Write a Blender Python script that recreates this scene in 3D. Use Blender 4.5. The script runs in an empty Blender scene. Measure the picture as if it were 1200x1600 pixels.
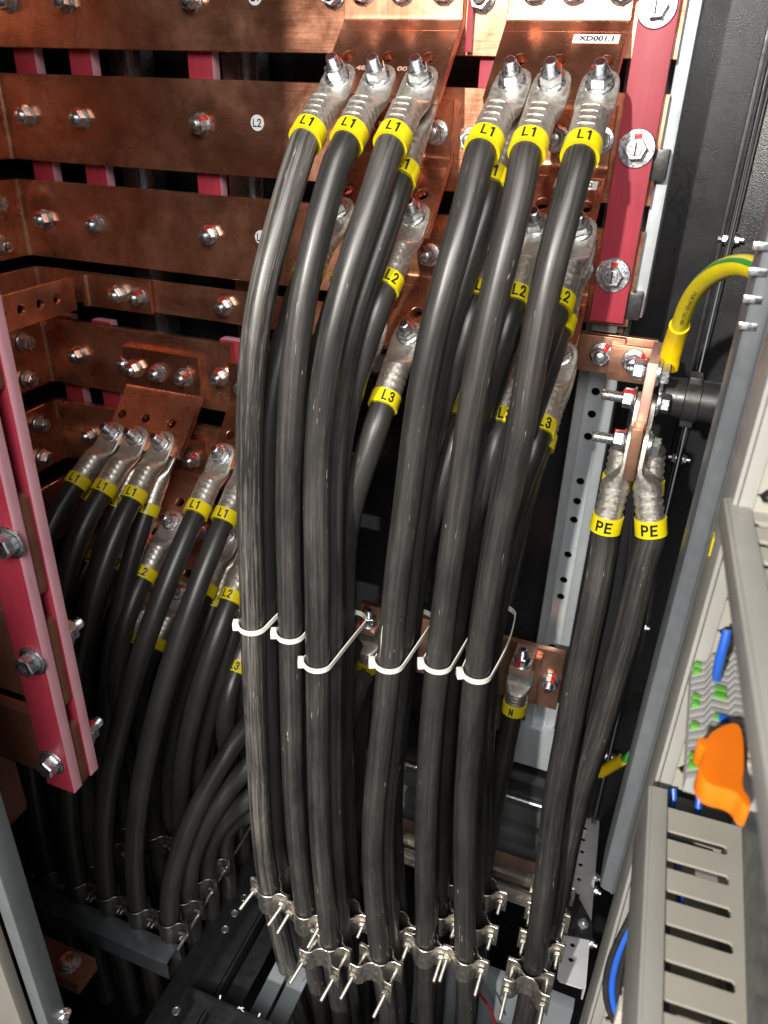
import bpy, bmesh, math, random
import numpy as np
from mathutils import Vector, Matrix
random.seed(7); RNG = np.random.default_rng(7)
SC = bpy.context.scene
COL = SC.collection
V3 = lambda *a: np.array(a, float)

# ------------------------------------------------------------------ camera geometry (metres, camera at origin, Z up)
FPX = 1204.0
_vx = V3(-3700, -785, FPX); _vv = V3(-75, 2200, FPX)
_ez = -_vv / np.linalg.norm(_vv)
_ey = np.cross(_vx, _vv); _ey /= np.linalg.norm(_ey); _ey *= np.sign(_ey[2])
_ex = np.cross(_ey, _ez); _ex /= np.linalg.norm(_ex)
MC = np.array([_ex, _ey, _ez])
def ray(px, py): return MC @ V3(px - 600, py - 800, FPX)
def atY(px, py, Y): r = ray(px, py); return r * Y / r[1]
def atX(px, py, X): r = ray(px, py); return r * X / r[0]
def atZ(px, py, Z): r = ray(px, py); return r * Z / r[2]
def nrm(v): v = np.asarray(v, float); return v / np.linalg.norm(v)

# ------------------------------------------------------------------ materials
MATS = {}
def newmat(name):
    m = bpy.data.materials.new(name); m.use_nodes = True
    nt = m.node_tree; b = nt.nodes['Principled BSDF']
    MATS[name] = m
    return m, nt, b
def nd(nt, t, **kw):
    n = nt.nodes.new(t)
    for k, v in kw.items(): setattr(n, k, v)
    return n
def ramp(nt, src, stops):
    r = nd(nt, 'ShaderNodeValToRGB'); e = r.color_ramp.elements
    while len(e) > 1: e.remove(e[0])
    for i, (p, c) in enumerate(stops):
        el = e[0] if i == 0 else e.new(p)
        el.position = p
        el.color = (c, c, c, 1) if isinstance(c, (int, float)) else (*c, 1)
    nt.links.new(src, r.inputs[0]); return r.outputs[0]
def noise(nt, co, scale, detail=4, rough=.55, vec=None, dist=0):
    n = nd(nt, 'ShaderNodeTexNoise'); n.inputs['Scale'].default_value = scale
    n.inputs['Detail'].default_value = detail; n.inputs['Roughness'].default_value = rough
    n.inputs['Distortion'].default_value = dist
    if vec is not None:
        mp = nd(nt, 'ShaderNodeMapping'); mp.inputs['Scale'].default_value = vec
        nt.links.new(co, mp.inputs[0]); co = mp.outputs[0]
    nt.links.new(co, n.inputs['Vector']); return n.outputs['Fac']
def mixc(nt, fac, a, b, mode='MIX'):
    n = nd(nt, 'ShaderNodeMix', data_type='RGBA', blend_type=mode)
    if isinstance(fac, (int, float)): n.inputs[0].default_value = fac
    else: nt.links.new(fac, n.inputs[0])
    for i, v in ((6, a), (7, b)):
        if isinstance(v, tuple): n.inputs[i].default_value = (*v, 1)
        else: nt.links.new(v, n.inputs[i])
    return n.outputs[2]
def math_(nt, op, a, b=None):
    n = nd(nt, 'ShaderNodeMath', operation=op)
    for i, v in ((0, a), (1, b)):
        if v is None: continue
        if isinstance(v, (int, float)): n.inputs[i].default_value = v
        else: nt.links.new(v, n.inputs[i])
    return n.outputs[0]
def bump(nt, b, h, strength, dist=.001):
    n = nd(nt, 'ShaderNodeBump'); n.inputs['Strength'].default_value = strength; n.inputs['Distance'].default_value = dist
    nt.links.new(h, n.inputs['Height']); nt.links.new(n.outputs[0], b.inputs['Normal'])
def geo_pos(nt):
    return nd(nt, 'ShaderNodeNewGeometry').outputs['Position']
def objco(nt): return nd(nt, 'ShaderNodeTexCoord').outputs['Object']

def simple(name, col, rough=.5, metal=0., var=.15, scale=60, bumps=0., spec=None):
    m, nt, b = newmat(name); co = geo_pos(nt)
    n = noise(nt, co, scale, 5)
    lo = tuple(c * (1 - var) for c in col); hi = tuple(min(1, c * (1 + var)) for c in col)
    nt.links.new(ramp(nt, n, [(.3, lo), (.7, hi)]), b.inputs['Base Color'])
    n2 = noise(nt, co, scale * 3, 3)
    nt.links.new(ramp(nt, n2, [(.3, max(.02, rough - .1)), (.7, min(1, rough + .1))]), b.inputs['Roughness'])
    b.inputs['Metallic'].default_value = metal
    if bumps: bump(nt, b, noise(nt, co, scale * 6, 3), bumps, .0006)
    if spec is not None: b.inputs['Specular IOR Level'].default_value = spec
    return m

def copper(name, axis, base=((.58, .20, .105), (.88, .44, .28)), metal=.92, rough=(.15, .44)):
    m, nt, b = newmat(name); co = geo_pos(nt)
    sv = {'x': (2, 60, 60), 'z': (60, 60, 2), 'y': (60, 2, 60)}[axis]
    grain = noise(nt, co, 10, 5, .6, sv)
    blot = noise(nt, co, 11, 7, .66, None, .3)
    stain = noise(nt, co, 34, 7, .68, (1, 1.3, 1), .25)
    c = ramp(nt, blot, [(.32, base[0]), (.64, base[1])])
    c = mixc(nt, ramp(nt, stain, [(.44, 0.), (.68, .5 if axis == 'x' else .22)]), c, (.26, .115, .075))
    c = mixc(nt, ramp(nt, grain, [(.35, .0), (.75, .07)]), c, (.80, .46, .32))
    nt.links.new(c, b.inputs['Base Color'])
    b.inputs['Metallic'].default_value = metal
    r = math_(nt, 'ADD', math_(nt, 'MULTIPLY', grain, .10), math_(nt, 'ADD', math_(nt, 'MULTIPLY', stain, .2), math_(nt, 'MULTIPLY', blot, .45)))
    nt.links.new(ramp(nt, r, [(.28, rough[0]), (.48, rough[1])]), b.inputs['Roughness'])
    # light drag marks
    scr = noise(nt, co, 30, 2, .5, (1.2, 9, 9), 2.0)
    h = math_(nt, 'ADD', math_(nt, 'MULTIPLY', grain, .7), math_(nt, 'MULTIPLY', scr, .4))
    bump(nt, b, h, .07, .0006)
    return m
copper('copper_bar', 'x'); copper('copper_tab', 'z', ((.56, .21, .12), (.78, .36, .225)), .95, (.18, .38))
copper('copper_bright', 'x', ((.66, .33, .21), (.78, .44, .30)), 1.0, (.28, .5))
copper('copper_cut', 'y', ((.72, .42, .33), (.85, .56, .46)), .8, (.4, .6))
copper('copper_shaded', 'x', ((.15, .05, .032), (.23, .085, .055)), .5, (.4, .6))  # copper copy with the shade of the lower left put into its colour

def metal(name, c0, c1, r0, r1, scale, met=1.0, bmp=.1, stretch=None):
    m, nt, b = newmat(name); co = objco(nt)
    n = noise(nt, co, scale, 5, .6, stretch)
    n2 = noise(nt, co, scale * 4, 4)
    nt.links.new(ramp(nt, n, [(.3, c0), (.7, c1)]), b.inputs['Base Color'])
    nt.links.new(ramp(nt, n2, [(.3, r0), (.7, r1)]), b.inputs['Roughness'])
    b.inputs['Metallic'].default_value = met
    if bmp: bump(nt, b, n2, bmp, .0004)
    return m
metal('zinc', (.55, .58, .61), (.80, .82, .84), .22, .46, 90)
metal('tinned', (.56, .53, .48), (.76, .73, .67), .36, .56, 70, .94, .10)
metal('stainless', (.62, .58, .52), (.80, .76, .69), .30, .5, 60)
metal('dull_steel', (.42, .40, .37), (.58, .56, .52), .42, .6, 90)

def galv(name, c0, c1):
    m, nt, b = newmat(name); co = geo_pos(nt)
    vo = nd(nt, 'ShaderNodeTexVoronoi'); vo.inputs['Scale'].default_value = 140; nt.links.new(co, vo.inputs['Vector'])
    sep = nd(nt, 'ShaderNodeSeparateColor'); nt.links.new(vo.outputs['Color'], sep.inputs[0])
    n = noise(nt, co, 18, 6, .65, (1, 1, .35))
    f = math_(nt, 'ADD', math_(nt, 'MULTIPLY', sep.outputs[0], .07), math_(nt, 'MULTIPLY', n, .95))
    nt.links.new(ramp(nt, f, [(.3, c0), (.75, c1)]), b.inputs['Base Color'])
    nt.links.new(ramp(nt, f, [(.25, .30), (.8, .5)]), b.inputs['Roughness'])
    b.inputs['Metallic'].default_value = .45
    bump(nt, b, n, .08, .0006)
    return m
galv('galvanised', (.46, .51, .54), (.66, .70, .73)); galv('galvanised_shaded', (.07, .08, .09), (.13, .145, .16)); galv('galvanised_mid', (.15, .165, .18), (.26, .28, .30))  # darkest copy carries the shade around the left rail in its colour
metal('clamp_shaded', (.16, .155, .145), (.26, .25, .235), .38, .55, 60)  # clamp metal darkened to hold the left bundle's shade
simple('beige_frame', (.17, .16, .14), .45, 0, .06, 25, .05)

def cable_mat(name, wear, dust):
    m, nt, b = newmat(name)
    at = nd(nt, 'ShaderNodeAttribute', attribute_name='tc').outputs['Vector']
    oi = nd(nt, 'ShaderNodeObjectInfo')
    add = nd(nt, 'ShaderNodeVectorMath', operation='ADD'); nt.links.new(at, add.inputs[0])
    sc = nd(nt, 'ShaderNodeVectorMath', operation='SCALE'); sc.inputs['Scale'].default_value = 13.7
    cx = nd(nt, 'ShaderNodeCombineXYZ')
    for i in range(3): nt.links.new(oi.outputs['Random'], cx.inputs[i])
    nt.links.new(cx.outputs[0], sc.inputs[0]); nt.links.new(sc.outputs[0], add.inputs[1]); co = add.outputs[0]
    streak = noise(nt, co, 260, 5, .65, (1, 1, .018))          # long streaks along the sheath
    streak2 = noise(nt, co, 620, 3, .6, (1, 1, .05))
    patch = noise(nt, co, 22, 5, .6, (1, 1, .45))
    tick = noise(nt, co, 330, 3, .55, (1, 1, .10), .9)           # short pale scuffs
    base = ramp(nt, patch, [(.3, (.014, .014, .0142)), (.75, (.034, .032, .030))])
    f = math_(nt, 'MULTIPLY', ramp(nt, streak, [(.44, 0.), (.72, 1.)]), ramp(nt, patch, [(.30, .25), (.65, 1.)]))
    c = mixc(nt, math_(nt, 'MULTIPLY', f, dust), base, (.34, .31, .275))
    f2 = math_(nt, 'MULTIPLY', ramp(nt, streak2, [(.55, 0.), (.75, 1.)]), dust * .8)
    c = mixc(nt, f2, c, (.30, .275, .24))
    f3 = math_(nt, 'MULTIPLY', ramp(nt, tick, [(.69, 0.), (.74, 1.)]), math_(nt, 'MULTIPLY', ramp(nt, patch, [(.42, .0), (.62, 1.)]), wear))
    c = mixc(nt, f3, c, (.62, .57, .50))
    nt.links.new(c, b.inputs['Base Color'])
    rr = math_(nt, 'ADD', .28, math_(nt, 'MULTIPLY', f, .16))
    nt.links.new(math_(nt, 'ADD', rr, math_(nt, 'MULTIPLY', patch, .12)), b.inputs['Roughness'])
    b.inputs['Specular IOR Level'].default_value = .5
    h = math_(nt, 'ADD', math_(nt, 'MULTIPLY', streak, 1.), math_(nt, 'MULTIPLY', tick, .6))
    bump(nt, b, h, .22, .0006)
    return m
cable_mat('sheath_dusty', .9, .58); cable_mat('sheath_worn', .9, .16); cable_mat('sheath_scuffed', .9, .11); cable_mat('sheath_clean_shaded', .18, .03)  # last sheath is cleaner and darker, with the rear cables' shade painted in

def powder():
    m, nt, b = newmat('black_powder'); co = geo_pos(nt)
    b.inputs['Base Color'].default_value = (.016, .016, .018, 1)
    n = noise(nt, co, 760, 2, .6); n2 = noise(nt, co, 25, 4)
    nt.links.new(ramp(nt, n2, [(.3, .22), (.7, .34)]), b.inputs['Roughness'])
    bump(nt, b, n, .28, .0010); return m
powder()
simple('black_paint', (.010, .010, .0115), .42, 0, .2, 40, .15)
def red_board(name, c0, c1, rough):
    m, nt, b = newmat(name); co = geo_pos(nt)
    n = noise(nt, co, 260, 3, .6, (1, 1, .12)); n2 = noise(nt, co, 12, 4)
    f = math_(nt, 'ADD', math_(nt, 'MULTIPLY', n, .5), math_(nt, 'MULTIPLY', n2, .5))
    nt.links.new(ramp(nt, f, [(.35, c0), (.65, c1)]), b.inputs['Base Color'])
    b.inputs['Roughness'].default_value = rough
    bump(nt, b, n, .12, .0005); return m
red_board('red_board', (.27, .020, .038), (.36, .032, .054), .5)
red_board('board_cut_edge', (.54, .25, .30), (.67, .35, .40), .75)
simple('yellow_sleeve', (.70, .58, .006), .38, 0, .06, 200)
simple('black_ink', (.012, .012, .012), .5)
simple('paint_dark_red', (.045, .008, .007), .5)
simple('white_sticker', (.80, .80, .80), .35, 0, .03)
simple('white_nylon', (.80, .79, .72), .38, 0, .05, 90)
simple('paint_mark_red', (.50, .022, .015), .4, 0, .2, 300)
simple('duct_grey', (.35, .335, .295), .45, 0, .05, 25, .05)
simple('duct_cover', (.32, .315, .295), .38, 0, .05, 25, .05)
simple('frame_grey', (.10, .108, .112), .4, 0, .1, 30, .05)
simple('panel_grey', (.25, .28, .30), .42, .2, .14, 14, .05)
simple('bracket_grey', (.58, .58, .60), .5, .1, .1, 30, .08)
simple('black_plastic', (.022, .021, .021), .38, 0, .35, 55, .2)
simple('terminal_grey', (.33, .33, .325), .5, 0, .06, 60)
simple('terminal_cream', (.60, .56, .49), .5, 0, .05, 60)
simple('green_tag', (.10, .36, .04), .45, 0, .1, 80)
simple('orange_overpaint', (.90, .20, .004), .5, 0, .03, 60)
simple('blue_wire', (.02, .11, .55), .35, 0, .08, 60)
simple('yellow_heatshrink', (.88, .60, .003), .4, 0, .06, 60, .1)
simple('wire_yellow', (.90, .74, .01), .35, 0, .05, 80); simple('wire_green', (.03, .30, .05), .35, 0, .05, 80)
simple('red_wire', (.25, .01, .015), .4)
simple('dark_floor', (.012, .012, .013), .75, 0, .3, 20, .1)
simple('beige_relay', (.42, .38, .31), .5, 0, .1, 60)
simple('etched_copper', (.72, .44, .32), .5, .6, .1, 100)

# ------------------------------------------------------------------ geometry builder
class G:
    def __init__(s): s.bm = bmesh.new(); s.tc = s.bm.verts.layers.float_vector.new('tc'); s.mats = []
    def mi(s, m):
        if m not in s.mats: s.mats.append(m)
        return s.mats.index(m)
    def add(s, verts, faces, mat, tcs=None):
        vs = [s.bm.verts.new(tuple(v)) for v in verts]
        if tcs is not None:
            for v, t in zip(vs, tcs): v[s.tc] = tuple(t)
        k = s.mi(mat)
        for f in faces:
            try:
                fc = s.bm.faces.new([vs[i] for i in f]); fc.material_index = k
            except ValueError: pass
        return s
    def box(s, lo, hi, mat, bev=0.0, T=None):
        lo = np.minimum(lo, hi) if False else np.array(lo, float); hi = np.array(hi, float)
        lo, hi = np.minimum(lo, hi), np.maximum(lo, hi)
        b2 = bmesh.new(); bmesh.ops.create_cube(b2, size=1)
        for v in b2.verts: v.co = Vector([(lo[i] + hi[i]) / 2 + v.co[i] * (hi[i] - lo[i]) for i in range(3)])
        if bev > 0: bmesh.ops.bevel(b2, geom=b2.edges[:], offset=bev, segments=2, profile=.6, affect='EDGES')
        return s.merge(b2, mat, T)
    def merge(s, b2, mat, T=None):
        b2.verts.ensure_lookup_table(); b2.verts.index_update()
        vs = [(T @ v.co) if T is not None else v.co for v in b2.verts]
        fs = [[v.index for v in f.verts] for f in b2.faces]
        b2.free(); return s.add(vs, fs, mat)
    def loft(s, rings, mat, cap=(True, True), closed=True, tcs=None):
        n = len(rings[0]); vs = [p for r in rings for p in r]; fs = []
        m = n if closed else n - 1
        for i in range(len(rings) - 1):
            for j in range(m):
                a = i * n + j; b_ = i * n + (j + 1) % n
                fs.append((a, b_, b_ + n, a + n))
        if closed and cap[0]: fs.append(tuple(reversed(range(n))))
        if closed and cap[1]: fs.append(tuple(range((len(rings) - 1) * n, len(rings) * n)))
        return s.add(vs, fs, mat, tcs)
    def lathe(s, prof, mat, T=None, n=20):
        rings = []
        for r, h in prof:
            rings.append([np.array([r * math.cos(2 * math.pi * k / n), r * math.sin(2 * math.pi * k / n), h]) for k in range(n)])
        if T is not None: rings = [[np.array(T @ Vector(p)) for p in R] for R in rings]
        return s.loft(rings, mat)
    def prism(s, n, r, h0, h1, mat, T=None, rot=0, chamfer=.0):
        pr = [(r - chamfer, h0), (r, h0 + chamfer), (r, h1 - chamfer), (r - chamfer, h1)] if chamfer else [(r, h0), (r, h1)]
        rings = [[np.array([q * math.cos(rot + 2 * math.pi * k / n), q * math.sin(rot + 2 * math.pi * k / n), h]) for k in range(n)] for q, h in pr]
        if T is not None: rings = [[np.array(T @ Vector(p)) for p in R] for R in rings]
        return s.loft(rings, mat)
    def tube(s, pts, r, mat, n=14, cap=(True, True), rfun=None):
        pts = np.array(pts, float); fr = frames(pts); rings = []; tcs = []; L = 0
        for i, p in enumerate(pts):
            if i: L += np.linalg.norm(p - pts[i - 1])
            rr = r if rfun is None else rfun(i, L)
            for k in range(n):
                a = 2 * math.pi * k / n
                tcs.append((rr * math.cos(a), rr * math.sin(a), L))
            rings.append([p + rr * (math.cos(2 * math.pi * k / n) * fr[i][0] + math.sin(2 * math.pi * k / n) * fr[i][1]) for k in range(n)])
        return s.loft(rings, mat, cap, True, tcs)
    def build(s, name, parent=None, sharp=35, world=True):
        me = bpy.data.meshes.new(name)
        bmesh.ops.recalc_face_normals(s.bm, faces=s.bm.faces[:])
        if world and parent is not None:
            off = WL(parent)
            for v in s.bm.verts: v.co -= off
        s.bm.to_mesh(me); s.bm.free()
        for m in s.mats: me.materials.append(MATS[m])
        me.polygons.foreach_set('use_smooth', [True] * len(me.polygons))
        me.set_sharp_from_angle(angle=math.radians(sharp))
        o = bpy.data.objects.new(name, me); COL.objects.link(o)
        if parent is not None: o.parent = parent
        return o
def WL(o):
    v = Vector((0, 0, 0))
    while o is not None: v = v + o.location; o = o.parent
    return v
def frames(pts):
    d = np.gradient(pts, axis=0); d /= np.linalg.norm(d, axis=1)[:, None]
    ref = V3(0, 1, 0) if abs(d[0][1]) < .9 else V3(1, 0, 0)
    u = nrm(np.cross(ref, d[0])); out = []
    for t in d:
        u = nrm(u - t * np.dot(u, t)); out.append((u, np.cross(t, u)))
    return out
def cspline(ctrl, step=.012, smooth=3):
    """first leg stays straight inside the sleeve"""
    return np.vstack([[ctrl[0]], spline(ctrl[1:], step, smooth)])
def spline(ctrl, step=.012, smooth=3):
    P = np.array(ctrl, float)
    P = np.vstack([2 * P[0] - P[1], P, 2 * P[-1] - P[-2]]); out = []
    for i in range(1, len(P) - 2):
        n = max(2, int(np.linalg.norm(P[i + 1] - P[i]) / step)); p0, p1, p2, p3 = P[i - 1:i + 3]
        for k in range(n):
            t = k / n
            out.append(.5 * ((2 * p1) + (-p0 + p2) * t + (2 * p0 - 5 * p1 + 4 * p2 - p3) * t * t + (-p0 + 3 * p1 - 3 * p2 + p3) * t ** 3))
    out.append(P[-2]); Q = np.array(out)
    for _ in range(smooth):
        R = Q.copy(); R[2:-2] = (Q[1:-3] + 2 * Q[2:-2] + Q[3:-1]) / 4; Q = R
    return Q
def hermite(p0, t0, p1, t1, n=60):
    o = []
    for k in range(n + 1):
        t = k / n; a = 2 * t ** 3 - 3 * t * t + 1; b = t ** 3 - 2 * t * t + t; c = -2 * t ** 3 + 3 * t * t; d = t ** 3 - t * t
        o.append(a * p0 + b * t0 + c * p1 + d * t1)
    return np.array(o)
def resample(Q, step=.012):
    L = np.concatenate([[0], np.cumsum(np.linalg.norm(np.diff(Q, axis=0), axis=1))])
    s = np.linspace(0, L[-1], max(4, int(L[-1] / step)))
    return np.array([np.interp(s, L, Q[:, i]) for i in range(3)]).T
def frame_T(o, x, y, z):
    M = Matrix.Identity(4)
    for i, c in enumerate((x, y, z)):
        for j in range(3): M[j][i] = float(c[j])
    for j in range(3): M[j][3] = float(o[j])
    return M
def empty(name, loc):
    o = bpy.data.objects.new(name, None); o.empty_display_size = .02; o.location = tuple(float(x) for x in loc); COL.objects.link(o); return o
def tag(o, label, cat, group=None):
    o['label'] = label; o['category'] = cat
    if group: o['group'] = group
    return o
def struct(o): o['kind'] = 'structure'; return o

def curve_geo(splines, thick, bev=0.0):
    """2-D outline with holes -> solid plate (verts, faces) in local XY, thickness along Z, centred"""
    cu = bpy.data.curves.new('outline', 'CURVE'); cu.dimensions = '2D'; cu.fill_mode = 'BOTH'
    cu.extrude = max(1e-5, thick / 2 - bev); cu.bevel_depth = bev; cu.bevel_resolution = 1; cu.offset = -bev
    for sp in splines:
        s = cu.splines.new('POLY'); s.points.add(len(sp) - 1)
        for p, q in zip(s.points, sp): p.co = (q[0], q[1], 0, 1)
        s.use_cyclic_u = True
    o = bpy.data.objects.new('outline', cu); COL.objects.link(o)
    me = bpy.data.meshes.new_from_object(o.evaluated_get(bpy.context.evaluated_depsgraph_get()))
    vs = [v.co.copy() for v in me.vertices]; fs = [list(p.vertices) for p in me.polygons]
    bpy.data.objects.remove(o); bpy.data.curves.remove(cu); bpy.data.meshes.remove(me)
    return vs, fs
def plate(g, splines, thick, T, mat, bev=0.0):
    vs, fs = curve_geo(splines, thick, bev)
    g.add([T @ v for v in vs], fs, mat)
    return g
def circ(x, y, r, n=18, ry=None): return [(x + r * math.cos(2 * math.pi * k / n), y + (ry or r) * math.sin(2 * math.pi * k / n)) for k in range(n)]
def rect(x0, y0, x1, y1): return [(x0, y0), (x1, y0), (x1, y1), (x0, y1)]
def rrect(x0, y0, x1, y1, r, n=4):
    o = []
    for cx, cy, a0 in ((x1 - r, y0 + r, -90), (x1 - r, y1 - r, 0), (x0 + r, y1 - r, 90), (x0 + r, y0 + r, 180)):
        for k in range(n + 1):
            a = math.radians(a0 + 90 * k / n); o.append((cx + r * math.cos(a), cy + r * math.sin(a)))
    return o
_tx = {}
def text_geo(txt, h, xs=1.0, bold=0.0, cut=None):
    key = (txt, h, xs, bold, cut)
    if key in _tx: return _tx[key]
    cu = bpy.data.curves.new('lettering', 'FONT'); cu.body = txt; cu.size = 1; cu.offset = bold; cu.resolution_u = 3
    cu.align_x = 'CENTER'; cu.align_y = 'CENTER'
    o = bpy.data.objects.new('lettering', cu); COL.objects.link(o)
    me = bpy.data.meshes.new_from_object(o.evaluated_get(bpy.context.evaluated_depsgraph_get()))
    bm = bmesh.new(); bm.from_mesh(me)
    ys = [v.co.y for v in bm.verts]; xsv = [v.co.x for v in bm.verts]
    k = h / (max(ys) - min(ys)); cy = (max(ys) + min(ys)) / 2; cx = (max(xsv) + min(xsv)) / 2
    for v in bm.verts: v.co = Vector(((v.co.x - cx) * k * xs, (v.co.y - cy) * k, 0))
    if cut:
        w = max(abs(v.co.x) for v in bm.verts); x = -w + cut
        while x < w:
            bmesh.ops.bisect_plane(bm, geom=bm.verts[:] + bm.edges[:] + bm.faces[:], plane_co=(x, 0, 0), plane_no=(1, 0, 0)); x += cut
    bm.verts.index_update()
    res = ([v.co.copy() for v in bm.verts], [[v.index for v in f.verts] for f in bm.faces])
    bm.free(); bpy.data.objects.remove(o); bpy.data.curves.remove(cu); bpy.data.meshes.remove(me)
    _tx[key] = res; return res

_GL = {'L': (.46, [[(0, 1), (0, 0)], [(0, 0), (.46, 0)]]), '1': (.24, [[(.24, 0), (.24, 1)], [(.24, .99), (.02, .84)]]),
       '2': (.46, [[(.0, .76), (.03, .9), (.12, .98), (.24, 1), (.36, .97), (.44, .88), (.46, .74), (.42, .58), (.28, .36), (.08, .12), (0, 0)], [(0, 0), (.47, 0)]]),
       '3': (.46, [[(.0, .8), (.05, .93), (.16, 1), (.30, 1), (.42, .92), (.45, .77), (.41, .62), (.28, .54), (.16, .53)], [(.28, .54), (.42, .46), (.47, .28), (.43, .1), (.3, 0), (.15, 0), (.04, .08), (0, .22)]]),
       'P': (.46, [[(0, 0), (0, 1)], [(0, 1), (.28, 1), (.41, .95), (.46, .84), (.46, .66), (.41, .52), (.28, .46), (0, .46)]]),
       'E': (.42, [[(0, 0), (0, 1)], [(0, 1), (.42, 1)], [(0, .52), (.36, .52)], [(0, 0), (.42, 0)]]),
       'N': (.48, [[(0, 0), (0, 1)], [(0, 1), (.48, 0)], [(.48, 0), (.48, 1)]])}
def stroke_geo(txt, h, sw=.135, xs=1.0, cut=.0016):
    key = ('s', txt, h, sw, xs)
    if key in _tx: return _tx[key]
    bm = bmesh.new(); x0 = 0; H = 1 - sw
    for ch in txt:
        w, st = _GL[ch]
        for pl in st:
            P = [np.array((x0 + a * xs, b * H)) for a, b in pl]
            L, Rr = [], []
            for i, p in enumerate(P):
                d0 = nrm(P[i] - P[i - 1]) if i else nrm(P[1] - P[0]); d1 = nrm(P[i + 1] - P[i]) if i < len(P) - 1 else d0
                d = nrm(d0 + d1); n = np.array((-d[1], d[0])); k = sw / 2 / max(.5, np.dot(d, d1))
                e = d * (sw / 2) * (-1 if i == 0 else (1 if i == len(P) - 1 else 0))
                L.append(p + n * k + e); Rr.append(p - n * k + e)
            for i in range(len(P) - 1):
                q = [bm.verts.new((v[0], v[1], 0)) for v in (L[i], L[i + 1], Rr[i + 1], Rr[i])]; bm.faces.new(q)
        x0 += (w * xs + sw * 1.7)
    xsv = [v.co.x for v in bm.verts]; ysv = [v.co.y for v in bm.verts]
    cx = (max(xsv) + min(xsv)) / 2; cy = (max(ysv) + min(ysv)) / 2; k = h / (max(ysv) - min(ysv))
    for v in bm.verts: v.co = Vector(((v.co.x - cx) * k, (v.co.y - cy) * k, 0))
    w = max(abs(v.co.x) for v in bm.verts); x = -w + cut
    while x < w:
        bmesh.ops.bisect_plane(bm, geom=bm.verts[:] + bm.edges[:] + bm.faces[:], plane_co=(x, 0, 0), plane_no=(1, 0, 0)); x += cut
    bm.verts.index_update()
    res = ([v.co.copy() for v in bm.verts], [[v.index for v in f.verts] for f in bm.faces]); bm.free(); _tx[key] = res; return res

# ------------------------------------------------------------------ bolts: templates, copied as parts
def thread(r, h0, h1, pitch=.00175):
    p = []; h = h0
    while h < h1 - pitch:
        p += [(r, h), (r * .86, h + pitch / 2)]; h += pitch
    return p + [(r * .92, h1 - .0006), (r * .75, h1)]
_BT = {}
def bolt_meshes(kind):
    if kind in _BT: return _BT[kind]
    def me(g): o = g.build('t'); m = o.data; bpy.data.objects.remove(o); return m
    out = {}
    if kind in ('bar', 'lug', 'short', 'pe'):
        L = {'bar': .0185, 'lug': .0235, 'short': .014, 'pe': .034}[kind]
        g = G(); g.lathe([(.0001, 0)] + [(.0056, 0)] + thread(.0058, .0105, L) + [(.0001, L)], 'zinc', n=16); out['bolt'] = me(g)
        g = G(); g.lathe([(.0062, 0), (.0128, 0), (.0130, .0006), (.0122, .0018), (.0085, .0030), (.0062, .0030)], 'zinc', n=28); out['washer'] = me(g)
        g = G(); g.prism(6, .0105, .0030, .0124, 'zinc', rot=.3, chamfer=.0008); g.lathe([(.0070, .0123), (.0066, .0128), (.0060, .0124)], 'zinc'); out['nut'] = me(g)
        g = G()
        if kind in ('lug',):
            g.lathe([(.0001, L + .0001), (.0040, L + .0001), (.0038, L + .0004), (.0001, L + .0004)], 'paint_dark_red', n=10)
        g.box((-.0022, .0070, .0030), (.0026, .0109, .0131), 'paint_mark_red', .0006)
        g.box((-.0030, .0095, .0018), (.0032, .0123, .0034), 'paint_mark_red', .0004); out['torque_mark'] = me(g)
    elif kind == 'strip':
        g = G(); g.lathe([(.0001, 0), (.0062, 0), (.0062, .012), (.0056, .0132), (.0001, .0132)], 'zinc', n=18)
        g.box((-.0008, -.0055, .0131), (.0008, .0055, .0135), 'black_ink'); out['bolt'] = me(g)
        g = G(); g.lathe([(.0070, 0), (.0172, 0), (.0174, .001), (.0165, .0022), (.0125, .0024), (.0122, .0036), (.0070, .0036)], 'zinc', n=32); out['washer'] = me(g)
        g = G(); g.prism(6, .0105, .0036, .0115, 'zinc', rot=.1, chamfer=.0008); out['nut'] = me(g)
        g = G(); g.box((-.0035, .0085, .0030), (.0035, .0135, .0056), 'paint_mark_red', .0008); out['torque_mark'] = me(g)
    elif kind == 'hex':
        g = G(); g.prism(6, .0102, .0035, .0125, 'zinc', rot=.4, chamfer=.0012)
        g.box((-.0042, -.0008, .0124), (.0042, .0004, .0128), 'black_ink'); g.box((-.003, -.0040, .0124), (.0030, -.0028, .0128), 'black_ink'); out['bolt'] = me(g)
        g = G(); g.lathe([(.0070, 0), (.0142, 0), (.0144, .0012), (.0128, .0016), (.0126, .0030), (.0110, .0036), (.0070, .0036)], 'zinc', n=28); out['washer'] = me(g)
    elif kind == 'small':
        g = G(); g.prism(6, .0058, .0008, .0055, 'zinc', chamfer=.0005); g.lathe([(.0001, .004), (.0032, .004), (.0032, .010), (.0001, .010)], 'zinc', n=10); out['bolt'] = me(g)
        g = G(); g.lathe([(.003, 0), (.0078, 0), (.0078, .0012), (.003, .0012)], 'zinc', n=18); out['washer'] = me(g)
    _BT[kind] = out; return out
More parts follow.
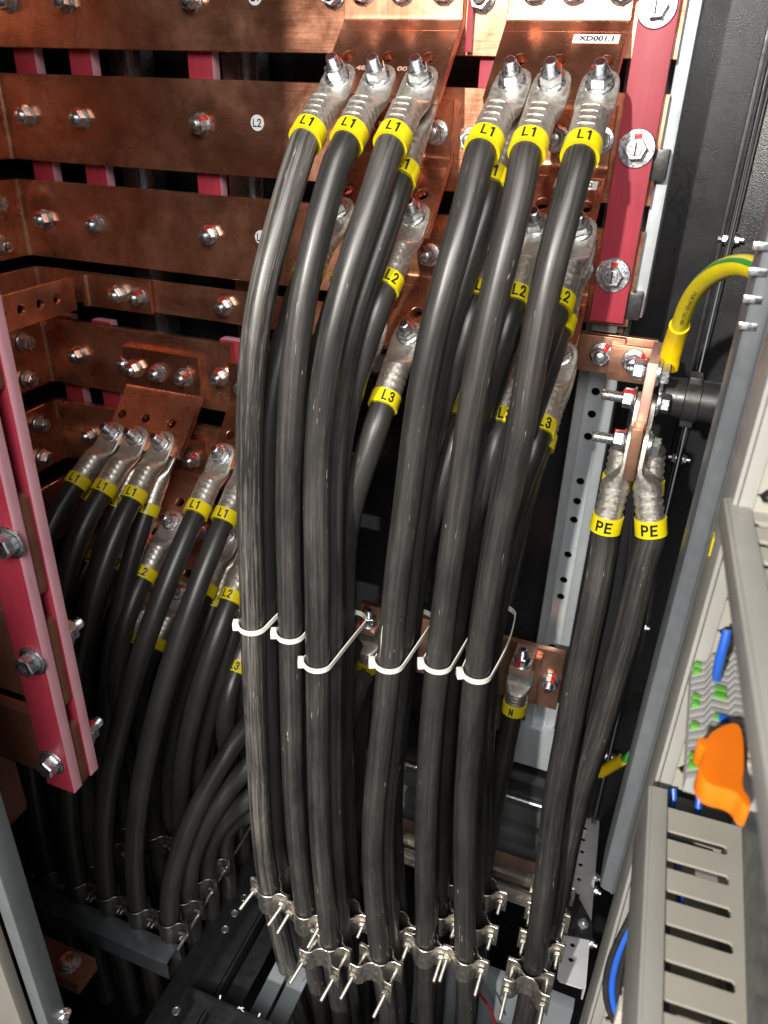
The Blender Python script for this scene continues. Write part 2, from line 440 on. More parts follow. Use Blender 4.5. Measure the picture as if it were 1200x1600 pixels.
def bolt(parent, p, out=(0, -1, 0), kind='bar', up=(0, 0, 1), turn=None, mark=True):
    z = nrm(out); u = np.array(up, float)
    if abs(np.dot(z, u)) > .95: u = V3(0, -1, 0)
    y = nrm(u - z * np.dot(u, z)); x = np.cross(y, z)
    T = frame_T(p, x, y, z)
    a = random.uniform(-.9, .9) if turn is None else turn
    T = T @ Matrix.Rotation(a, 4, 'Z')
    off = WL(parent); T.translation = T.translation - off
    ms = bolt_meshes(kind)
    b = bpy.data.objects.new('bolt', ms['bolt']); COL.objects.link(b); b.parent = parent; b.matrix_basis = T
    for k in ('washer', 'nut', 'torque_mark'):
        if k in ms and (mark or k != 'torque_mark'):
            c = bpy.data.objects.new(k, ms[k]); COL.objects.link(c); c.parent = b
            if k == 'nut': c.matrix_basis = Matrix.Rotation(0, 4, 'Z')
    return b

# ------------------------------------------------------------------ strip swept along a plan profile (bars, tabs)
def strip_prof(pts, w):
    """offset a 2-D polyline by +-w/2; returns closed outline"""
    P = np.array(pts, float); d = np.gradient(P, axis=0); d /= np.linalg.norm(d, axis=1)[:, None]
    n = np.stack([-d[:, 1], d[:, 0]], 1)
    return P + n * w / 2, P - n * w / 2
def bent(g, pts2, w, ext0, ext1, axes, mat, bev=.0007, cutmat=None):
    """pts2: 2-D centre line; extruded from ext0..ext1 on the third axis. axes: f(a,b,e)->xyz"""
    A, B = strip_prof(pts2, w); rings = []
    for i in range(len(A)):
        a, b = A[i], B[i]; c = bev; n = (a - b) / np.linalg.norm(a - b)
        ring = []
        for (q, e) in ((a - n * c, ext0), (a, ext0 + c), (a, ext1 - c), (a - n * c, ext1), (b + n * c, ext1), (b, ext1 - c), (b, ext0 + c), (b + n * c, ext0)):
            ring.append(axes(q[0], q[1], e))
        rings.append(ring)
    g.loft(rings, mat)
def arc2(c, r, a0, a1, n=7): return [(c[0] + r * math.cos(math.radians(a0 + (a1 - a0) * k / n)), c[1] + r * math.sin(math.radians(a0 + (a1 - a0) * k / n))) for k in range(n + 1)]

# ================================================================== SETTING
g = G(); g.box((-1.05, .20, -1.50), (.25, 1.08, -1.47), 'dark_floor'); struct(g.build('floor'))
# back wall and sides of the cabinet (black powder coat)
SEAMX = .040
g = G(); g.box((-.90, 1.0, -1.47), (SEAMX - .004, 1.02, .62), 'black_powder', .001)
back = tag(g.build('cabinet_back_panel'), 'black textured powder-coated back panel behind the copper bars and red strips', 'panel')
g = G(); g.box((SEAMX + .004, .9985, -1.47), (.16, 1.02, .62), 'black_powder', .001)
sp = tag(g.build('cabinet_side_panel'), 'narrow black textured panel beyond the vertical seam, by the green and yellow wire', 'panel')
g = G(); g.box((SEAMX - .0035, .988, -1.47), (SEAMX - .0012, 1.012, .62), 'black_paint', .0004); g.box((SEAMX + .0012, .988, -1.47), (SEAMX + .0035, 1.012, .62), 'black_paint', .0004)
g.box((SEAMX - .012, .9955, -1.47), (SEAMX - .0075, .999, .62), 'black_paint', .0006)
seam = tag(g.build('seam_flange'), 'thin black vertical flange joint with pairs of small screws', 'flange')
for z in (-.1355, -.407, -.677, -.94):
    for s in (-1, 1): bolt(seam, V3(SEAMX + s * .0036, .990, z), (s, 0, 0), 'small')
g = G(); g.box((-.90, .20, -1.47), (-.880, .999, .62), 'black_powder', .001)
tag(g.build('cabinet_left_panel'), 'black left side wall of the cabinet behind the bent bar ends', 'panel')
g = G(); g.box((.16, .46, -1.47), (.18, .999, .62), 'black_powder', .001)
tag(g.build('cabinet_right_panel'), 'black right side wall of the cabinet behind the grey door', 'panel')
g = G(); g.box((-.90, .20, .62), (.18, 1.02, .64), 'black_powder', .001)  # unseen roof, added to keep the interior dark
tag(g.build('unseen_shade_roof'), 'unseen black roof plate, added above the top bar to darken the cabinet', 'panel')

# ================================================================== BACK BUSBARS
YB = .85; TH = .010
BARS = [  # name key, z0, z1, x right end, label
    ('L1', .032, .128, -.046, 'topmost wide copper bar carrying the two upper big tabs', True),
    ('L2', -.0925, .005, -.046, 'second wide copper bar from the top with the white L2 disc', True),
    ('L3', -.2125, -.116, -.046, 'third wide copper bar from the top, just above the narrow copper strap', True),
    ('N', -.2715, -.229, -.20, 'narrow copper bar below the three wide bars, behind the bent strap', True),
    ('B5', -.393, -.297, -.535, 'wide copper bar at left ending at a pink edge, with a dark tab', True),
    ('B6', -.517, -.421, -.535, 'wide copper bar at left hidden partly by the lower left tab', True),
    ('B7', -.641, -.545, -.535, 'lowest wide copper bar at left, in shade behind the cable bundle', True),
]
BO = {}
for key, z0, z1, xr, lab, lb in BARS:
    th = TH if key != 'N' else .006
    yc = YB + th / 2 if key != 'N' else YB + .012
    R = .014; xl = -.848
    pts = [(xr, yc), (xl + R + .02, yc), (xl + R, yc)] + arc2((xl + R, yc - R), R, 90, 180, 8)[1:] + [(xl, yc - R - .02), (xl, .60), (xl, .46)]
    g = G(); bent(g, pts, th, z0, z1, lambda a, b, e: V3(a, b, e), 'copper_bar')
    o = tag(g.build('busbar'), lab, 'busbar', 'horizontal copper busbars'); BO[key] = o
# second run of bars right of the short ones (behind the thick cables)
for key, z0, z1, lab in (('D5', -.393, -.297, 'upper copper bar glimpsed between the two leftmost thick cables, below the narrow copper strap'), ('D6', -.517, -.421, 'middle copper bar mostly hidden behind the leftmost thick cables'), ('D7', -.641, -.545, 'lowest copper bar hidden behind the leftmost thick cables')):
    g = G(); bent(g, [(-.36, YB + .005), (-.45, YB + .005), (-.518, YB + .005)], TH, z0, z1, lambda a, b, e: V3(a, b, e), 'copper_bar')
    BO[key] = tag(g.build('busbar'), lab, 'busbar', 'horizontal copper busbars')
FR = V3(0, YB, 0)
for key, zc in (('L1', .080), ('L2', -.0415), ('L3', -.163)):
    for x in (-.806, -.723, -.553, -.362 if key == 'L1' else -.349, -.231): 
        if key != 'L1' or x < -.5 or x == -.231: bolt(BO[key], V3(x, YB, zc + random.uniform(-.001, .001)))
bolt(BO['L1'], V3(-.386, YB, .083))
bolt(BO['N'], V3(-.544, YB + .009, -.250)); 
for x, z in ((-.788, -.345), (-.704, -.345)): bolt(BO['B5'], V3(x, YB, z))
bolt(BO['B5'], V3(-.552, YB, -.343))
for x, z in ((-.790, -.469), (-.560, -.469)): bolt(BO['B6'], V3(x, YB, z))
bolt(BO['B7'], V3(-.78, YB, -.593))
# side runs: pairs of dome bolts facing right
for key, zc in (('L3', -.1665), ('B5', -.349), ('B6', -.472)):
    for dz, y in ((.026, .822), (-.026, .817)): bolt(BO[key], V3(-.842, y - .015, zc + dz), (1, 0, 0), 'short', mark=False)
# round phase stickers on the bars
def disc(px, py, txt, key, dy=.0006):
    p = atY(px, py, YB - dy); g = G()
    T = frame_T(p, (1, 0, 0), (0, 0, 1), (0, -1, 0))
    plate(g, [circ(0, 0, .0082, 28)], .0006, T, 'white_sticker')
    if txt:
        vs, fs = stroke_geo(txt, .0088, .15, .9)
        g.add([T @ (v + Vector((0, 0, .0006))) for v in vs], fs, 'black_ink')
    g.build('phase_sticker', BO[key])
disc(402, 192, 'L2', 'L2'); disc(398, -6, 'L1', 'L1'); disc(408, 371, 'L3', 'L3')

# bent strap in front of the narrow bar
g = G(); xk = -.757; yk = YB + .003; R = .008
pts = [(-.653, yk), (-.70, yk), (xk + R, yk)] + arc2((xk + R, yk - R), R, 90, 180, 6)[1:] + [(xk, .78), (xk, .66), (xk, .50)]
A, B = strip_prof(pts, .006)
bent(g, pts[:9], .006, -.272, -.229, lambda a, b, e: V3(a, b, e), 'copper_bright')
# forward leg with empty round holes
T = frame_T((xk, 0, 0), (0, 1, 0), (0, 0, 1), (1, 0, 0))
plate(g, [rect(.50, -.272, .826, -.229)] + [circ(y, -.2505, .0062) for y in (.792, .762, .730, .70)], .006, T, 'copper_bright', .0006)
strap = tag(g.build('copper_strap'), 'bent narrow copper strap with round holes, bolted onto the narrow bar at left', 'strap')
for x in (-.702, -.671): bolt(strap, V3(x, YB, -.2505))
bolt(strap, V3(xk + .003, .640, -.262), (1, 0, 0), 'short', mark=False)

# ================================================================== RED INSULATING STRIPS
def red_strip(x0, x1, y0, y1, z0, z1, label, group=None, name='insulating_strip'):
    g = G(); k = .0006
    g.box((x0, y0, z0), (x1, y1, z1), 'red_board', k)
    bm = g.bm; e = g.mi('board_cut_edge')
    bm.faces.ensure_lookup_table()
    for f in bm.faces:
        f.normal_update()
        if abs(f.normal.x) > .9 or abs(f.normal.z) > .9: f.material_index = e
    return tag(g.build(name), label, 'insulating strip', group)
grp = 'red strips behind the busbars'
for x0, lab in ((-.822, 'leftmost red upright strip behind the three top bars'), (-.738, 'second red upright strip from left behind the three top bars'), (-.572, 'third red upright strip from left, just left of the white L2 disc'), (-.378, 'red upright strip behind the upper bars at the middle big tab'), (-.232, 'red upright strip behind the upper bars in the gap between the two big tabs')):
    red_strip(x0, x0 + .032, .861, .876, -.215, .22, lab, grp)
for x0, lab in ((-.833, 'leftmost lower red strip behind the left bars'), (-.765, 'lower red strip just right of the leftmost, behind the left bars'), (-.557, 'red strip at the cut right end of the lower left bars')):
    red_strip(x0, x0 + .032,   .861, .876, -.80, -.2945, lab, grp)
rs = red_strip(-.0845, -.0505, .8385, .8495, -.2065, .22, 'red upright strip clamped over the right ends of the bars by big washers')
for p in ((1027, 10), (995, 232), (958, 430)):
    q = atY(*p, .8385); bolt(rs, q, kind='strip', turn=.0)
red_strip(-.243, -.2375, .842, .8495, .035, .22, 'thin red strip beside the left edge of the upper right tab', None)

# left front post: two red strips clamping short copper bar ends
pst = empty('busbar_post', (-.467, .40, -.604))
tag(pst, 'red insulating post in the left foreground, two boards clamping copper bar ends', 'post')
def post_board(y0, y1, name, z0):
    g = G(); g.box((-.483, y0, z0), (-.450, y1, .30), 'red_board', .0007)
    e = g.mi('board_cut_edge')
    for f in g.bm.faces:
        f.normal_update()
        if abs(f.normal.x) > .9 or abs(f.normal.z) > .9: f.material_index = e
    return g.build(name, pst)
fb = post_board(.385, .3965, 'front_board', -.604); rb = post_board(.4085, .420, 'rear_board', -.604)
for p in ((16, 847), (52, 1032), (82, 1190)): bolt(pst, atY(*p, .385), kind='hex')
for z in (-.443, -.566): 
    q = V3(-.462, .421, z); bolt(pst, q, (0, 1, 0), 'lug')
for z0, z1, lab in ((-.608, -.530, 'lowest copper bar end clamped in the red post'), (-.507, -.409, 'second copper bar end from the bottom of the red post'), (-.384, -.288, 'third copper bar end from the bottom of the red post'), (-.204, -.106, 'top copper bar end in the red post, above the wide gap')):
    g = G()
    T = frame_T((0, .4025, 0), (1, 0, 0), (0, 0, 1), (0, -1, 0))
    plate(g, [rrect(-.86, z0, -.4515, z1, .006)], .0115, T, 'copper_shaded', .0005)
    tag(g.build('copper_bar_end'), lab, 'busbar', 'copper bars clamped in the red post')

# laminated flexible copper at far left
def flex(g, off):
    pts = []
    base = [(-.80, -.560), (-.60, -.560)]
    P = [(-.80, -.555 - off), (-.62, -.555 - off)] + arc2((-.585 - off * .2, -.59 - off), .035, 90, 0, 6) + [(-.550 - off * .2, -.66), (-.550 - off * .2, -.70 + off)] + arc2((-.575 - off * .2, -.70 + off), .025, 0, -90, 5)
    return P
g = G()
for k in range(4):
    bent(g, [(-.86, -.5905 - k * .0042), (-.70, -.5905 - k * .0042), (-.592 - k * .004, -.5905 - k * .0042)] + arc2((-.592 - k * .004, -.6085 - k * .0042), .018, 90, 0, 5)[1:] + [(-.574 - k * .004, -.66), (-.574 - k * .004, -.715)] + arc2((-.592 - k * .004, -.715), .018, 0, -90, 5)[1:] + [(-.70, -.733)], .003, .375, .425, lambda a, b, e: V3(a, e, b), 'copper_shaded', .0003)
g.box((-.86, .366, -.588), (-.585, .384, -.548), 'copper_shaded', .001); 
tag(g.build('laminated_copper_bar'), 'shade-toned laminated copper bar folding downwards at the far left behind the red post', 'busbar')
g = G(); g.box((-.86, .43, -.475), (-.54, .445, -.43), 'copper_shaded', .001); tag(g.build('copper_bar_end'), 'shade-toned copper bar behind the red post at far left, above the folded laminated one', 'busbar')

# ================================================================== TABS
S45 = math.sqrt(.5)
VD = V3(0, -S45, -S45); ND = V3(0, -S45, S45)
def tab(xc, w, zf, boltx, label, top=True, slotx=None):
    root = empty('connection_tab', (xc, .84, zf))
    tag(root, label, 'copper tab', 'bent copper tabs on the busbars')
    g = G(); t = .010; R = .011
    pts = [(.845, zf + .056), (.845, zf + .03), (.845, zf + .007)]
    # bend
    pts += [(.8449, zf + .003), (.8440, zf - .0005), (.8418, zf - .0035)]
    c0 = np.array((.8418, zf - .0035)); dv = np.array((-S45, -S45))
    pts += [tuple(c0 + dv * .004), tuple(c0 + dv * .0100)]
    bent(g, pts, t, xc - w / 2, xc + w / 2, lambda a, b, e: V3(e, a, b), 'copper_tab', .0008)
    s0 = .0098
    O = V3(xc, .8418, zf - .0035) + VD * s0
    T = frame_T(O, (1, 0, 0), VD, -ND)
    L = .088 - s0
    hs = [circ(x - xc, .043 - s0, .0063, 20) for x in (slotx or boltx)]
    plate(g, [rect(-w / 2, 0, w / 2, L)] + hs, t, T, 'copper_tab', .0007)
    e = g.mi('copper_cut'); e2 = g.mi('copper_bright')
    for f in g.bm.faces:
        f.normal_update(); n = f.normal
        if np.dot(n, VD) > .9 or abs(n.x) > .95: f.material_index = e2
    g.build('plate', root)
    for x in boltx:
        if top: bolt(root, V3(x + (.006 if zf < -.3 else .001), .840, zf + .026))
    return root
def tab_pt(x, zf, s, n=0.0):   # point on the front face of the slanted leaf
    return V3(x, .84, zf) + VD * (s + .0015) + ND * (.001 + n)
TABS = {}
AX = (-.3510, -.3095, -.2675); BX = (-.1795, -.1440, -.1020); CX = (-.6895, -.6506, -.6088); DX = (-.5164, -.4755, -.4345)
zA = (.059, -.062, -.183); zC = (-.374, -.495, -.616)
rowtxt = ('top', 'second', 'third')
TABS['A1'] = tab(-.3085, .124, zA[0], AX, 'upper bent copper tab at the middle, stamped with numbers, three big lugs bolted on')
TABS['A2'] = tab(-.310, .121, zA[1], AX, 'bent copper tab on the second bar, below the stamped one, mostly behind thick cables')
TABS['A3'] = tab(-.310, .121, zA[2], AX, 'bent copper tab on the third bar, carrying the left visible L3 lug')
TABS['B1'] = tab(-.147, .114, zA[0], BX, 'bent copper tab at top right with white XD001.1 sticker')
TABS['B2'] = tab(-.147, .114, zA[1], BX, 'bent copper tab with white XD001.2 sticker, second of the right column')
TABS['B3'] = tab(-.147, .114, zA[2], BX, 'bent copper tab with white XD001.3 sticker, lowest of the right column')
TABS['C1'] = tab(-.6405, .122, zC[0], CX, 'dark bent copper tab at left with three small lugs in a row')
TABS['C2'] = tab(-.6405, .120, zC[1], CX, 'dark bent copper tab below the left one, holding the lone L2 lug')
TABS['C3'] = tab(-.6405, .120, zC[2], CX, 'lowest dark bent copper tab at left, deep in shade behind black cables')
TABS['D1'] = tab(-.4755, .118, zC[0], DX, 'dark bent copper tab just left of the leftmost thick cable, with L1 lugs')
TABS['D2'] = tab(-.4755, .118, zC[1], DX, 'dark bent copper tab behind the leftmost thick cable, with L2 lugs')
TABS['D3'] = tab(-.4755, .118, zC[2], DX, 'lowest dark bent copper tab behind the leftmost thick cable, with L3 lugs')
# stickers and stamp
def on_tab(key, zf, xc, s, txt, w, h, th, mat='white_sticker', stamp=False, xs=1.15):
    O = tab_pt(xc, zf, s, .0004); T = frame_T(O, (1, 0, 0), -VD, ND); g = G()
    if not stamp: plate(g, [rect(-w / 2, -h / 2, w / 2, h / 2)], .0005, T, mat)
    vs, fs = text_geo(txt, th, xs, .03)
    g.add([T @ (v + Vector((0, 0, .0006 if not stamp else .0001))) for v in vs], fs, 'black_ink' if not stamp else 'etched_copper')
    g.build('sticker' if not stamp else 'stamped_number', TABS[key])
for k, zf in zip(('B1', 'B2', 'B3'), zA): on_tab(k, zf, -.1165, .018, 'XD001.%s' % k[1], .041, .0098, .0058)
on_tab('A1', zA[0], -.3310, .057, '482', .05, .01, .0056, stamp=True, xs=1.4); on_tab('A1', zA[0], -.2890, .057, '001', .05, .01, .0056, stamp=True, xs=1.4)

# ================================================================== LUGS AND CABLES
RC = .0136
BOFF = .0078; BETA = math.radians(9)
def lug_pt(lug, q, c=BOFF, x=0.0):
    """point on a lug: q along, c outward, x sideways; the barrel is bent outwards past the palm"""
    if len(lug) > 5: q *= lug[5]
    O, U, Vv, N = lug[:4]; q0 = .024; B = lug[4] if len(lug) > 4 else BETA
    if q <= q0: return O + Vv * q + N * c + U * x
    V2 = Vv * math.cos(B) + N * math.sin(B); N2 = N * math.cos(B) - Vv * math.sin(B)
    return O + Vv * q0 + V2 * (q - q0) + N2 * c + U * x
def lug_dir(lug): B = lug[4] if len(lug) > 4 else BETA; return lug[2] * math.cos(B) + lug[3] * math.sin(B)
def lug_geo(g, lug):
    """palm lies flush on its face, hole centre at O"""
    o = BOFF
    sec = [  # s, half width, half thick, centre offset, exponent
        (-.0168, .0050, .0024, .0028, 2), (-.0160, .0085, .0027, .0028, 4), (-.0130, .0124, .0028, .0028, 8), (-.0095, .0150, .0028, .0028, 8), (-.005, .0165, .0028, .0028, 8),
        (.004, .0174, .0028, .0028, 8), (.0200, .0176, .0028, .0028, 8), (.0265, .0174, .0034, .0030, 6), (.0325, .0166, .0075, .0046, 3.4), (.0380, .0156, .0120, .0066, 2.4), (.0425, .0152, .0146, o, 2)]
    s = .0437
    for k in range(4):
        sec += [(s, .0151, .0149, o, 2), (s + .0005, .0142, .0138, o, 2.5), (s + .0055, .0142, .0138, o, 2.5), (s + .0060, .0151, .0149, o, 2)]
        s += .0076
    sec += [(.0780, .0152, .0150, o, 2), (.0782, .0140, .0140, o, 2)]
    rings = []; n = 28
    for (q, a, b, c, e) in sec:
        ring = []
        for k in range(n):
            th = 2 * math.pi * k / n; ct, st = math.cos(th), math.sin(th)
            x = a * math.copysign(abs(ct) ** (2 / e), ct); y = b * math.copysign(abs(st) ** (2 / e), st)
            ring.append(lug_pt(lug, q, c + y, x))
        rings.append(ring)
    g.loft(rings, 'tinned')
def marker_geo(g, p, axis, R, h, txt, facing, th=.0118, phi=-18, xs=1., reps=3, bold=.018):
    """yellow printed sleeve; axis points down the cable"""
    ax = nrm(axis); up = -ax
    out = nrm(facing - ax * np.dot(facing, ax)); right = np.cross(up, out)
    def dirv(t): return math.cos(t) * out + math.sin(t) * right
    n = 40; rings = []
    for (r, q) in ((R - .0009, -h / 2), (R, -h / 2), (R, h / 2), (R - .0009, h / 2)):
        rings.append([p + ax * q + r * dirv(2 * math.pi * k / n) for k in range(n)])
    g.loft(rings, 'yellow_sleeve')
    vs, fs = stroke_geo(txt, th, .165 if txt != 'PE' else .19, xs * .86)
    for k in range(reps):
        t0 = math.radians(phi + 360 * k / reps)
        g.add([p + up * v.y + (R + .00025) * dirv(t0 + v.x / R) for v in vs], fs, 'black_ink')
CAB = []
def cable(path, lug, txt, label, mat, group, r=RC, base=None, cat='cable', phi=-18, n=16, xs=.8, th=.0120, mh=.0158, facing=None, step=.012):
    """lug: (O,U,V,N) or None"""
    path = np.asarray(path); root = empty('power_cable', path[-1] if base is None else base)
    tag(root, label, cat, group)
    g = G(); g.tube(resample(path, step), r, mat, n); g.build('sheath', root, 60)
    if lug is not None:
        O, U, Vv, N = lug[:4]
        g = G(); lug_geo(g, lug); g.build('lug', root, 28)
        pc = lug_pt(lug, .083 + random.uniform(-.0012, .0012)); phi += random.uniform(-5, 5); tw = V3(*[random.uniform(-.05, .05) for _ in range(3)])
        g = G(); marker_geo(g, pc, nrm(lug_dir(lug) + tw), .0163, mh, txt, nrm(-pc) if facing is None else facing, th, phi, xs); g.build('marker_sleeve', root, 40)
    return root
def lug_at(x, zf, rear=False, tilt=0.0, sdist=.074):
    N = -ND if rear else ND
    O = tab_pt(x, zf, sdist) if not rear else tab_pt(x, zf, sdist + .004) - ND * .0102
    Vv = nrm(VD + V3(tilt, 0, 0)); U = nrm(np.cross(Vv, N)); 
    return (O, U, Vv, N)
def lug_start(l): return [lug_pt(l, .076), lug_pt(l, .096)]

FP = [  # image traces of the six front cables, depth of the clamp
    ([(471, 245), (446, 315), (428, 385), (411, 440), (396, 540), (390, 640), (390, 800), (394, 930), (397, 1080), (402, 1180), (408, 1290), (417, 1375), (430, 1430), (446, 1500), (462, 1560), (475, 1600)], .594),
    ([(516, 280), (500, 350), (487, 402), (472, 470), (459, 575), (453, 680), (450, 802), (452, 900), (455, 1050), (457, 1185), (462, 1285), (472, 1390), (481, 1450), (494, 1530), (506, 1600)], .590),
    ([(606, 245), (582, 315), (556, 390), (523, 505), (505, 610), (496, 715), (494, 802), (496, 905), (497, 1080), (498, 1203), (502, 1320), (511, 1425), (517, 1480), (527, 1550), (535, 1600)], .574),
    ([(748, 245), (724, 350), (702, 425), (672, 540), (649, 680), (634, 803), (620, 905), (604, 1080), (591, 1200), (583, 1285), (584, 1390), (592, 1478), (600, 1540), (608, 1600)], .574),
    ([(825, 245), (806, 330), (784, 410), (762, 510), (741, 610), (722, 750), (700, 905), (679, 1080), (669, 1203), (665, 1320), (665, 1460), (664, 1600)], .610),
    ([(901, 245), (878, 350), (852, 450), (830, 575), (806, 715), (780, 835), (757, 975), (741, 1080), (731, 1203), (726, 1285), (726, 1460), (727, 1600)], .612)]
FRONT = []
fmat = ['sheath_dusty', 'sheath_worn', 'sheath_worn', 'sheath_scuffed', 'sheath_scuffed', 'sheath_scuffed']
flab = ['leftmost thick front cable, palest and most scuffed, with L1 sleeve on the middle tab', 'thick front cable second from left, scuffed grey, L1 sleeve under the stamped number', 'thick front cable third from left, L1 sleeve at the right lug of the middle tab', 'thick front cable fourth from left, L1 sleeve on the upper right tab, left lug', 'thick front cable fifth from left, L1 sleeve on the upper right tab, centre lug', 'thick front cable sixth from left, L1 sleeve under the XD001.1 sticker']
XS6 = list(AX) + list(BX); ZCL = -1.02
GC = 'thick black cables with L1 sleeves, front row'
for i in range(6):
    tr, yc = FP[i]; lg = lug_at(XS6[i], zA[0], False, (-.01, -.01, .0, -.05, -.01, .02)[i])
    st = lug_start(lg); y0 = st[1][1]
    ctrl = list(st)
    for (px, py) in tr:
        t = min(1, max(0, (py - 215) / (1470 - 215))); Y = yc + (y0 - yc) * (1 - t) ** 1.35
        Y -= .016 * math.sin(math.pi * min(1, t / .42))
        if i == 0: Y -= .03 * math.sin(math.pi * t)
        elif i < 3: Y -= .012 * math.sin(math.pi * t)
        p = atY(px, py, Y)
        if p[2] < st[1][2] - .02: ctrl.append(p)
    e = ctrl[-1]; ctrl.append(e + V3(.01 if i < 3 else 0, 0, -.2))
    Q = cspline(ctrl, .012, 8); FRONT.append(Q)
    cable(Q, lg, 'L1', flab[i], fmat[i], None, phi=(-26, -22, -18, -12, -8, -4)[i], n=20, step=.009)
def fz(i, z):
    Q = FRONT[i]; k = np.argsort(Q[:, 2]); return V3(np.interp(z, Q[k, 2], Q[k, 0]), np.interp(z, Q[k, 2], Q[k, 1]), z)

# cables behind each front cable: rear L1, L2, rear L2, L3, rear L3
colname = ['first', 'second', 'third', 'fourth', 'fifth', 'sixth']
SKIP = {(0, 0), (1, 0), (4, 0), (5, 0), (0, 2), (1, 2), (2, 2), (3, 2), (0, 4), (1, 4), (2, 4), (3, 4)}; NB = [0] * 6
for i in range(6):
    seq = [('L1', 0, True), ('L2', 1, False), ('L2', 1, True), ('L3', 2, False), ('L3', 2, True)]
    for k, (tx, lv, rear) in enumerate(seq):
        if (i, k) in SKIP: continue
        NB[i] += 1
        lg = lug_at(XS6[i], zA[lv], rear, (.02, -.05, -.04, -.03, -.05)[k] * (1 if i < 3 else .4) + random.uniform(-.02, .02))
        lg = lg + (.03,)
        st = lug_start(lg); dx = (.003, -.005, .001, -.006, -.002)[k] if i != 5 else (-.002, -.007, -.005, -.009, -.007)[k]
        if i == 0: dx += .006
        ctrl = list(st); zst = st[1][2]
        dd = .0272 * NB[i] + .001
        for z in (-.10, -.20, -.30, -.42, -.54, -.66, -.80, -.92, -1.02, -1.14, -1.26, -1.36):
            if z > zst - .10: continue
            f = fz(i, z); w = min(1, max(0, (zst - z - .02) / (.17 if k == 0 else .24 if k == 1 else .28))); w = w * w * (3 - 2 * w)
            # free path leaves the lug and settles against the bundle
            free = st[1] + V3(-.16 * min(.12, zst - z), -.35 * min(.12, zst - z), 0); free[2] = z
            tgt = f + V3(dx, dd, 0)
            p = free * (1 - w) + tgt * w; p[2] = z
            p[1] = max(p[1], f[1] + .028); ctrl.append(p)
        Q = cspline([st[0], st[1], st[1] + nrm(st[1] - st[0]) * .024 + V3(-.003, 0, -.012)] + ctrl[2:], .012, 10)
        pos = 'rear' if rear else 'front'
        cable(Q, lg, tx, f'black {tx} cable on the {pos} face of its tab behind the {colname[i]} thick cable', 'sheath_clean_shaded' if k else 'sheath_scuffed', 'black cables bundled behind the front row', r=.0137, n=14, phi=8 if k in (1, 3) else -12)

# lug bolts (parts of the tabs)
for key, xs_, lv, zz in (('A1', AX, 0, zA), ('A2', AX, 1, zA), ('A3', AX, 2, zA), ('B1', BX, 0, zA), ('B2', BX, 1, zA), ('B3', BX, 2, zA), ('C1', CX, 0, zC), ('C2', CX, 1, zC), ('C3', CX, 2, zC), ('D1', DX, 0, zC), ('D2', DX, 1, zC), ('D3', DX, 2, zC)):
    for x in xs_: bolt(TABS[key], tab_pt(x, zz[lv], .074, .0055), ND, 'lug')

# left group -----------------------------------------------------------
SLX = (-.694, -.642, -.590, -.5385, -.4863)
USED = set()
def left_cable(x, lv, rear, slot, label, tilt=None, zs=zC, r=.0132, k0=.42, k1=.55, mat='sheath_clean_shaded'):
    if tilt is None: tilt = {CX[0]: -.15, CX[1]: -.08, CX[2]: -.02}.get(x, .02)
    lg = lug_at(x, zs[lv], rear, tilt - (.06 if rear else 0)); st = lug_start(lg)
    c, row = slot; e = V3(SLX[c], .522 + .036 * row, ZCL); USED.add((c, int(round(row))))
    d = np.linalg.norm(e - st[1])
    H = hermite(st[1], nrm(st[1] - st[0]) * d * k0 * 2, e, V3(0, 0, -1) * d * k1 * 2, 50)
    Q = np.vstack([[st[0]], H, [e + V3(0, 0, -.12), e + V3(0, 0, -.28)]])
    return cable(Q, lg, ('L1', 'L2', 'L3')[lv], label, mat, 'thin black cables of the left bundle', r=r, phi=-24, n=16)
left_cable(CX[0], 0, False, (0, 0), 'black cable with L1 sleeve at far left, nearest the red post')
left_cable(CX[1], 0, False, (0, 1), 'black cable with L1 sleeve on the middle lug of the left tab')
left_cable(CX[2], 0, False, (1, 0), 'black cable with L1 sleeve on the right lug of the left tab')
left_cable(CX[0], 0, True, (0, 2), 'black L1 cable under the left tab, mostly hidden at its left lug')
left_cable(CX[1], 0, True, (1, 1), 'black L1 cable under the left tab behind the middle lug')
left_cable(CX[2], 0, True, (1, 2), 'black L1 cable under the left tab behind the right lug')
left_cable(CX[2], 1, False, (1, 3), 'black cable with the lone L2 sleeve at left, below the left tab')
left_cable(CX[1], 1, False, (0, 3), 'black L2 cable hidden behind the left L1 cables, middle lug')
left_cable(CX[0], 1, False, (0, 4), 'black L2 cable hidden behind the left L1 cables, left lug')
left_cable(CX[2], 2, False, (1, 5), 'black L3 cable in shade, its dim sleeve between two L1 cables')
left_cable(CX[1], 2, False, (1, 4), 'black L3 cable in deep shade at left, middle lug of the lowest tab')
left_cable(DX[0], 0, False, (2, 0), 'black cable with L1 sleeve on the lug left of the leftmost thick cable')
left_cable(DX[1], 0, False, (3, 0), 'black cable with L1 sleeve half hidden by the leftmost thick cable')
#left_cable(DX[2], 0, False, (3, 1), 'black L1 cable behind the leftmost thick cable, right lug')
left_cable(DX[0], 1, False, (2, 3), 'black L2 cable at left of the pair of L2 sleeves by the leftmost thick cable')
left_cable(DX[0], 1, True, (2, 4), 'black L2 cable under its tab, its blank sleeve between two L2 sleeves')
left_cable(DX[1], 1, False, (3, 3), 'black L2 cable whose sleeve touches the leftmost thick cable')
left_cable(DX[0], 2, False, (2, 5), 'black L3 cable whose sleeve shows beside the leftmost cable tie')
left_cable(DX[0], 2, True, (3, 5), 'black L3 cable behind the other L3 sleeve beside the leftmost cable tie')
left_cable(DX[1], 2, False, (4, 5.2), 'black L3 cable crossing low to the left behind the leftmost thick cable')
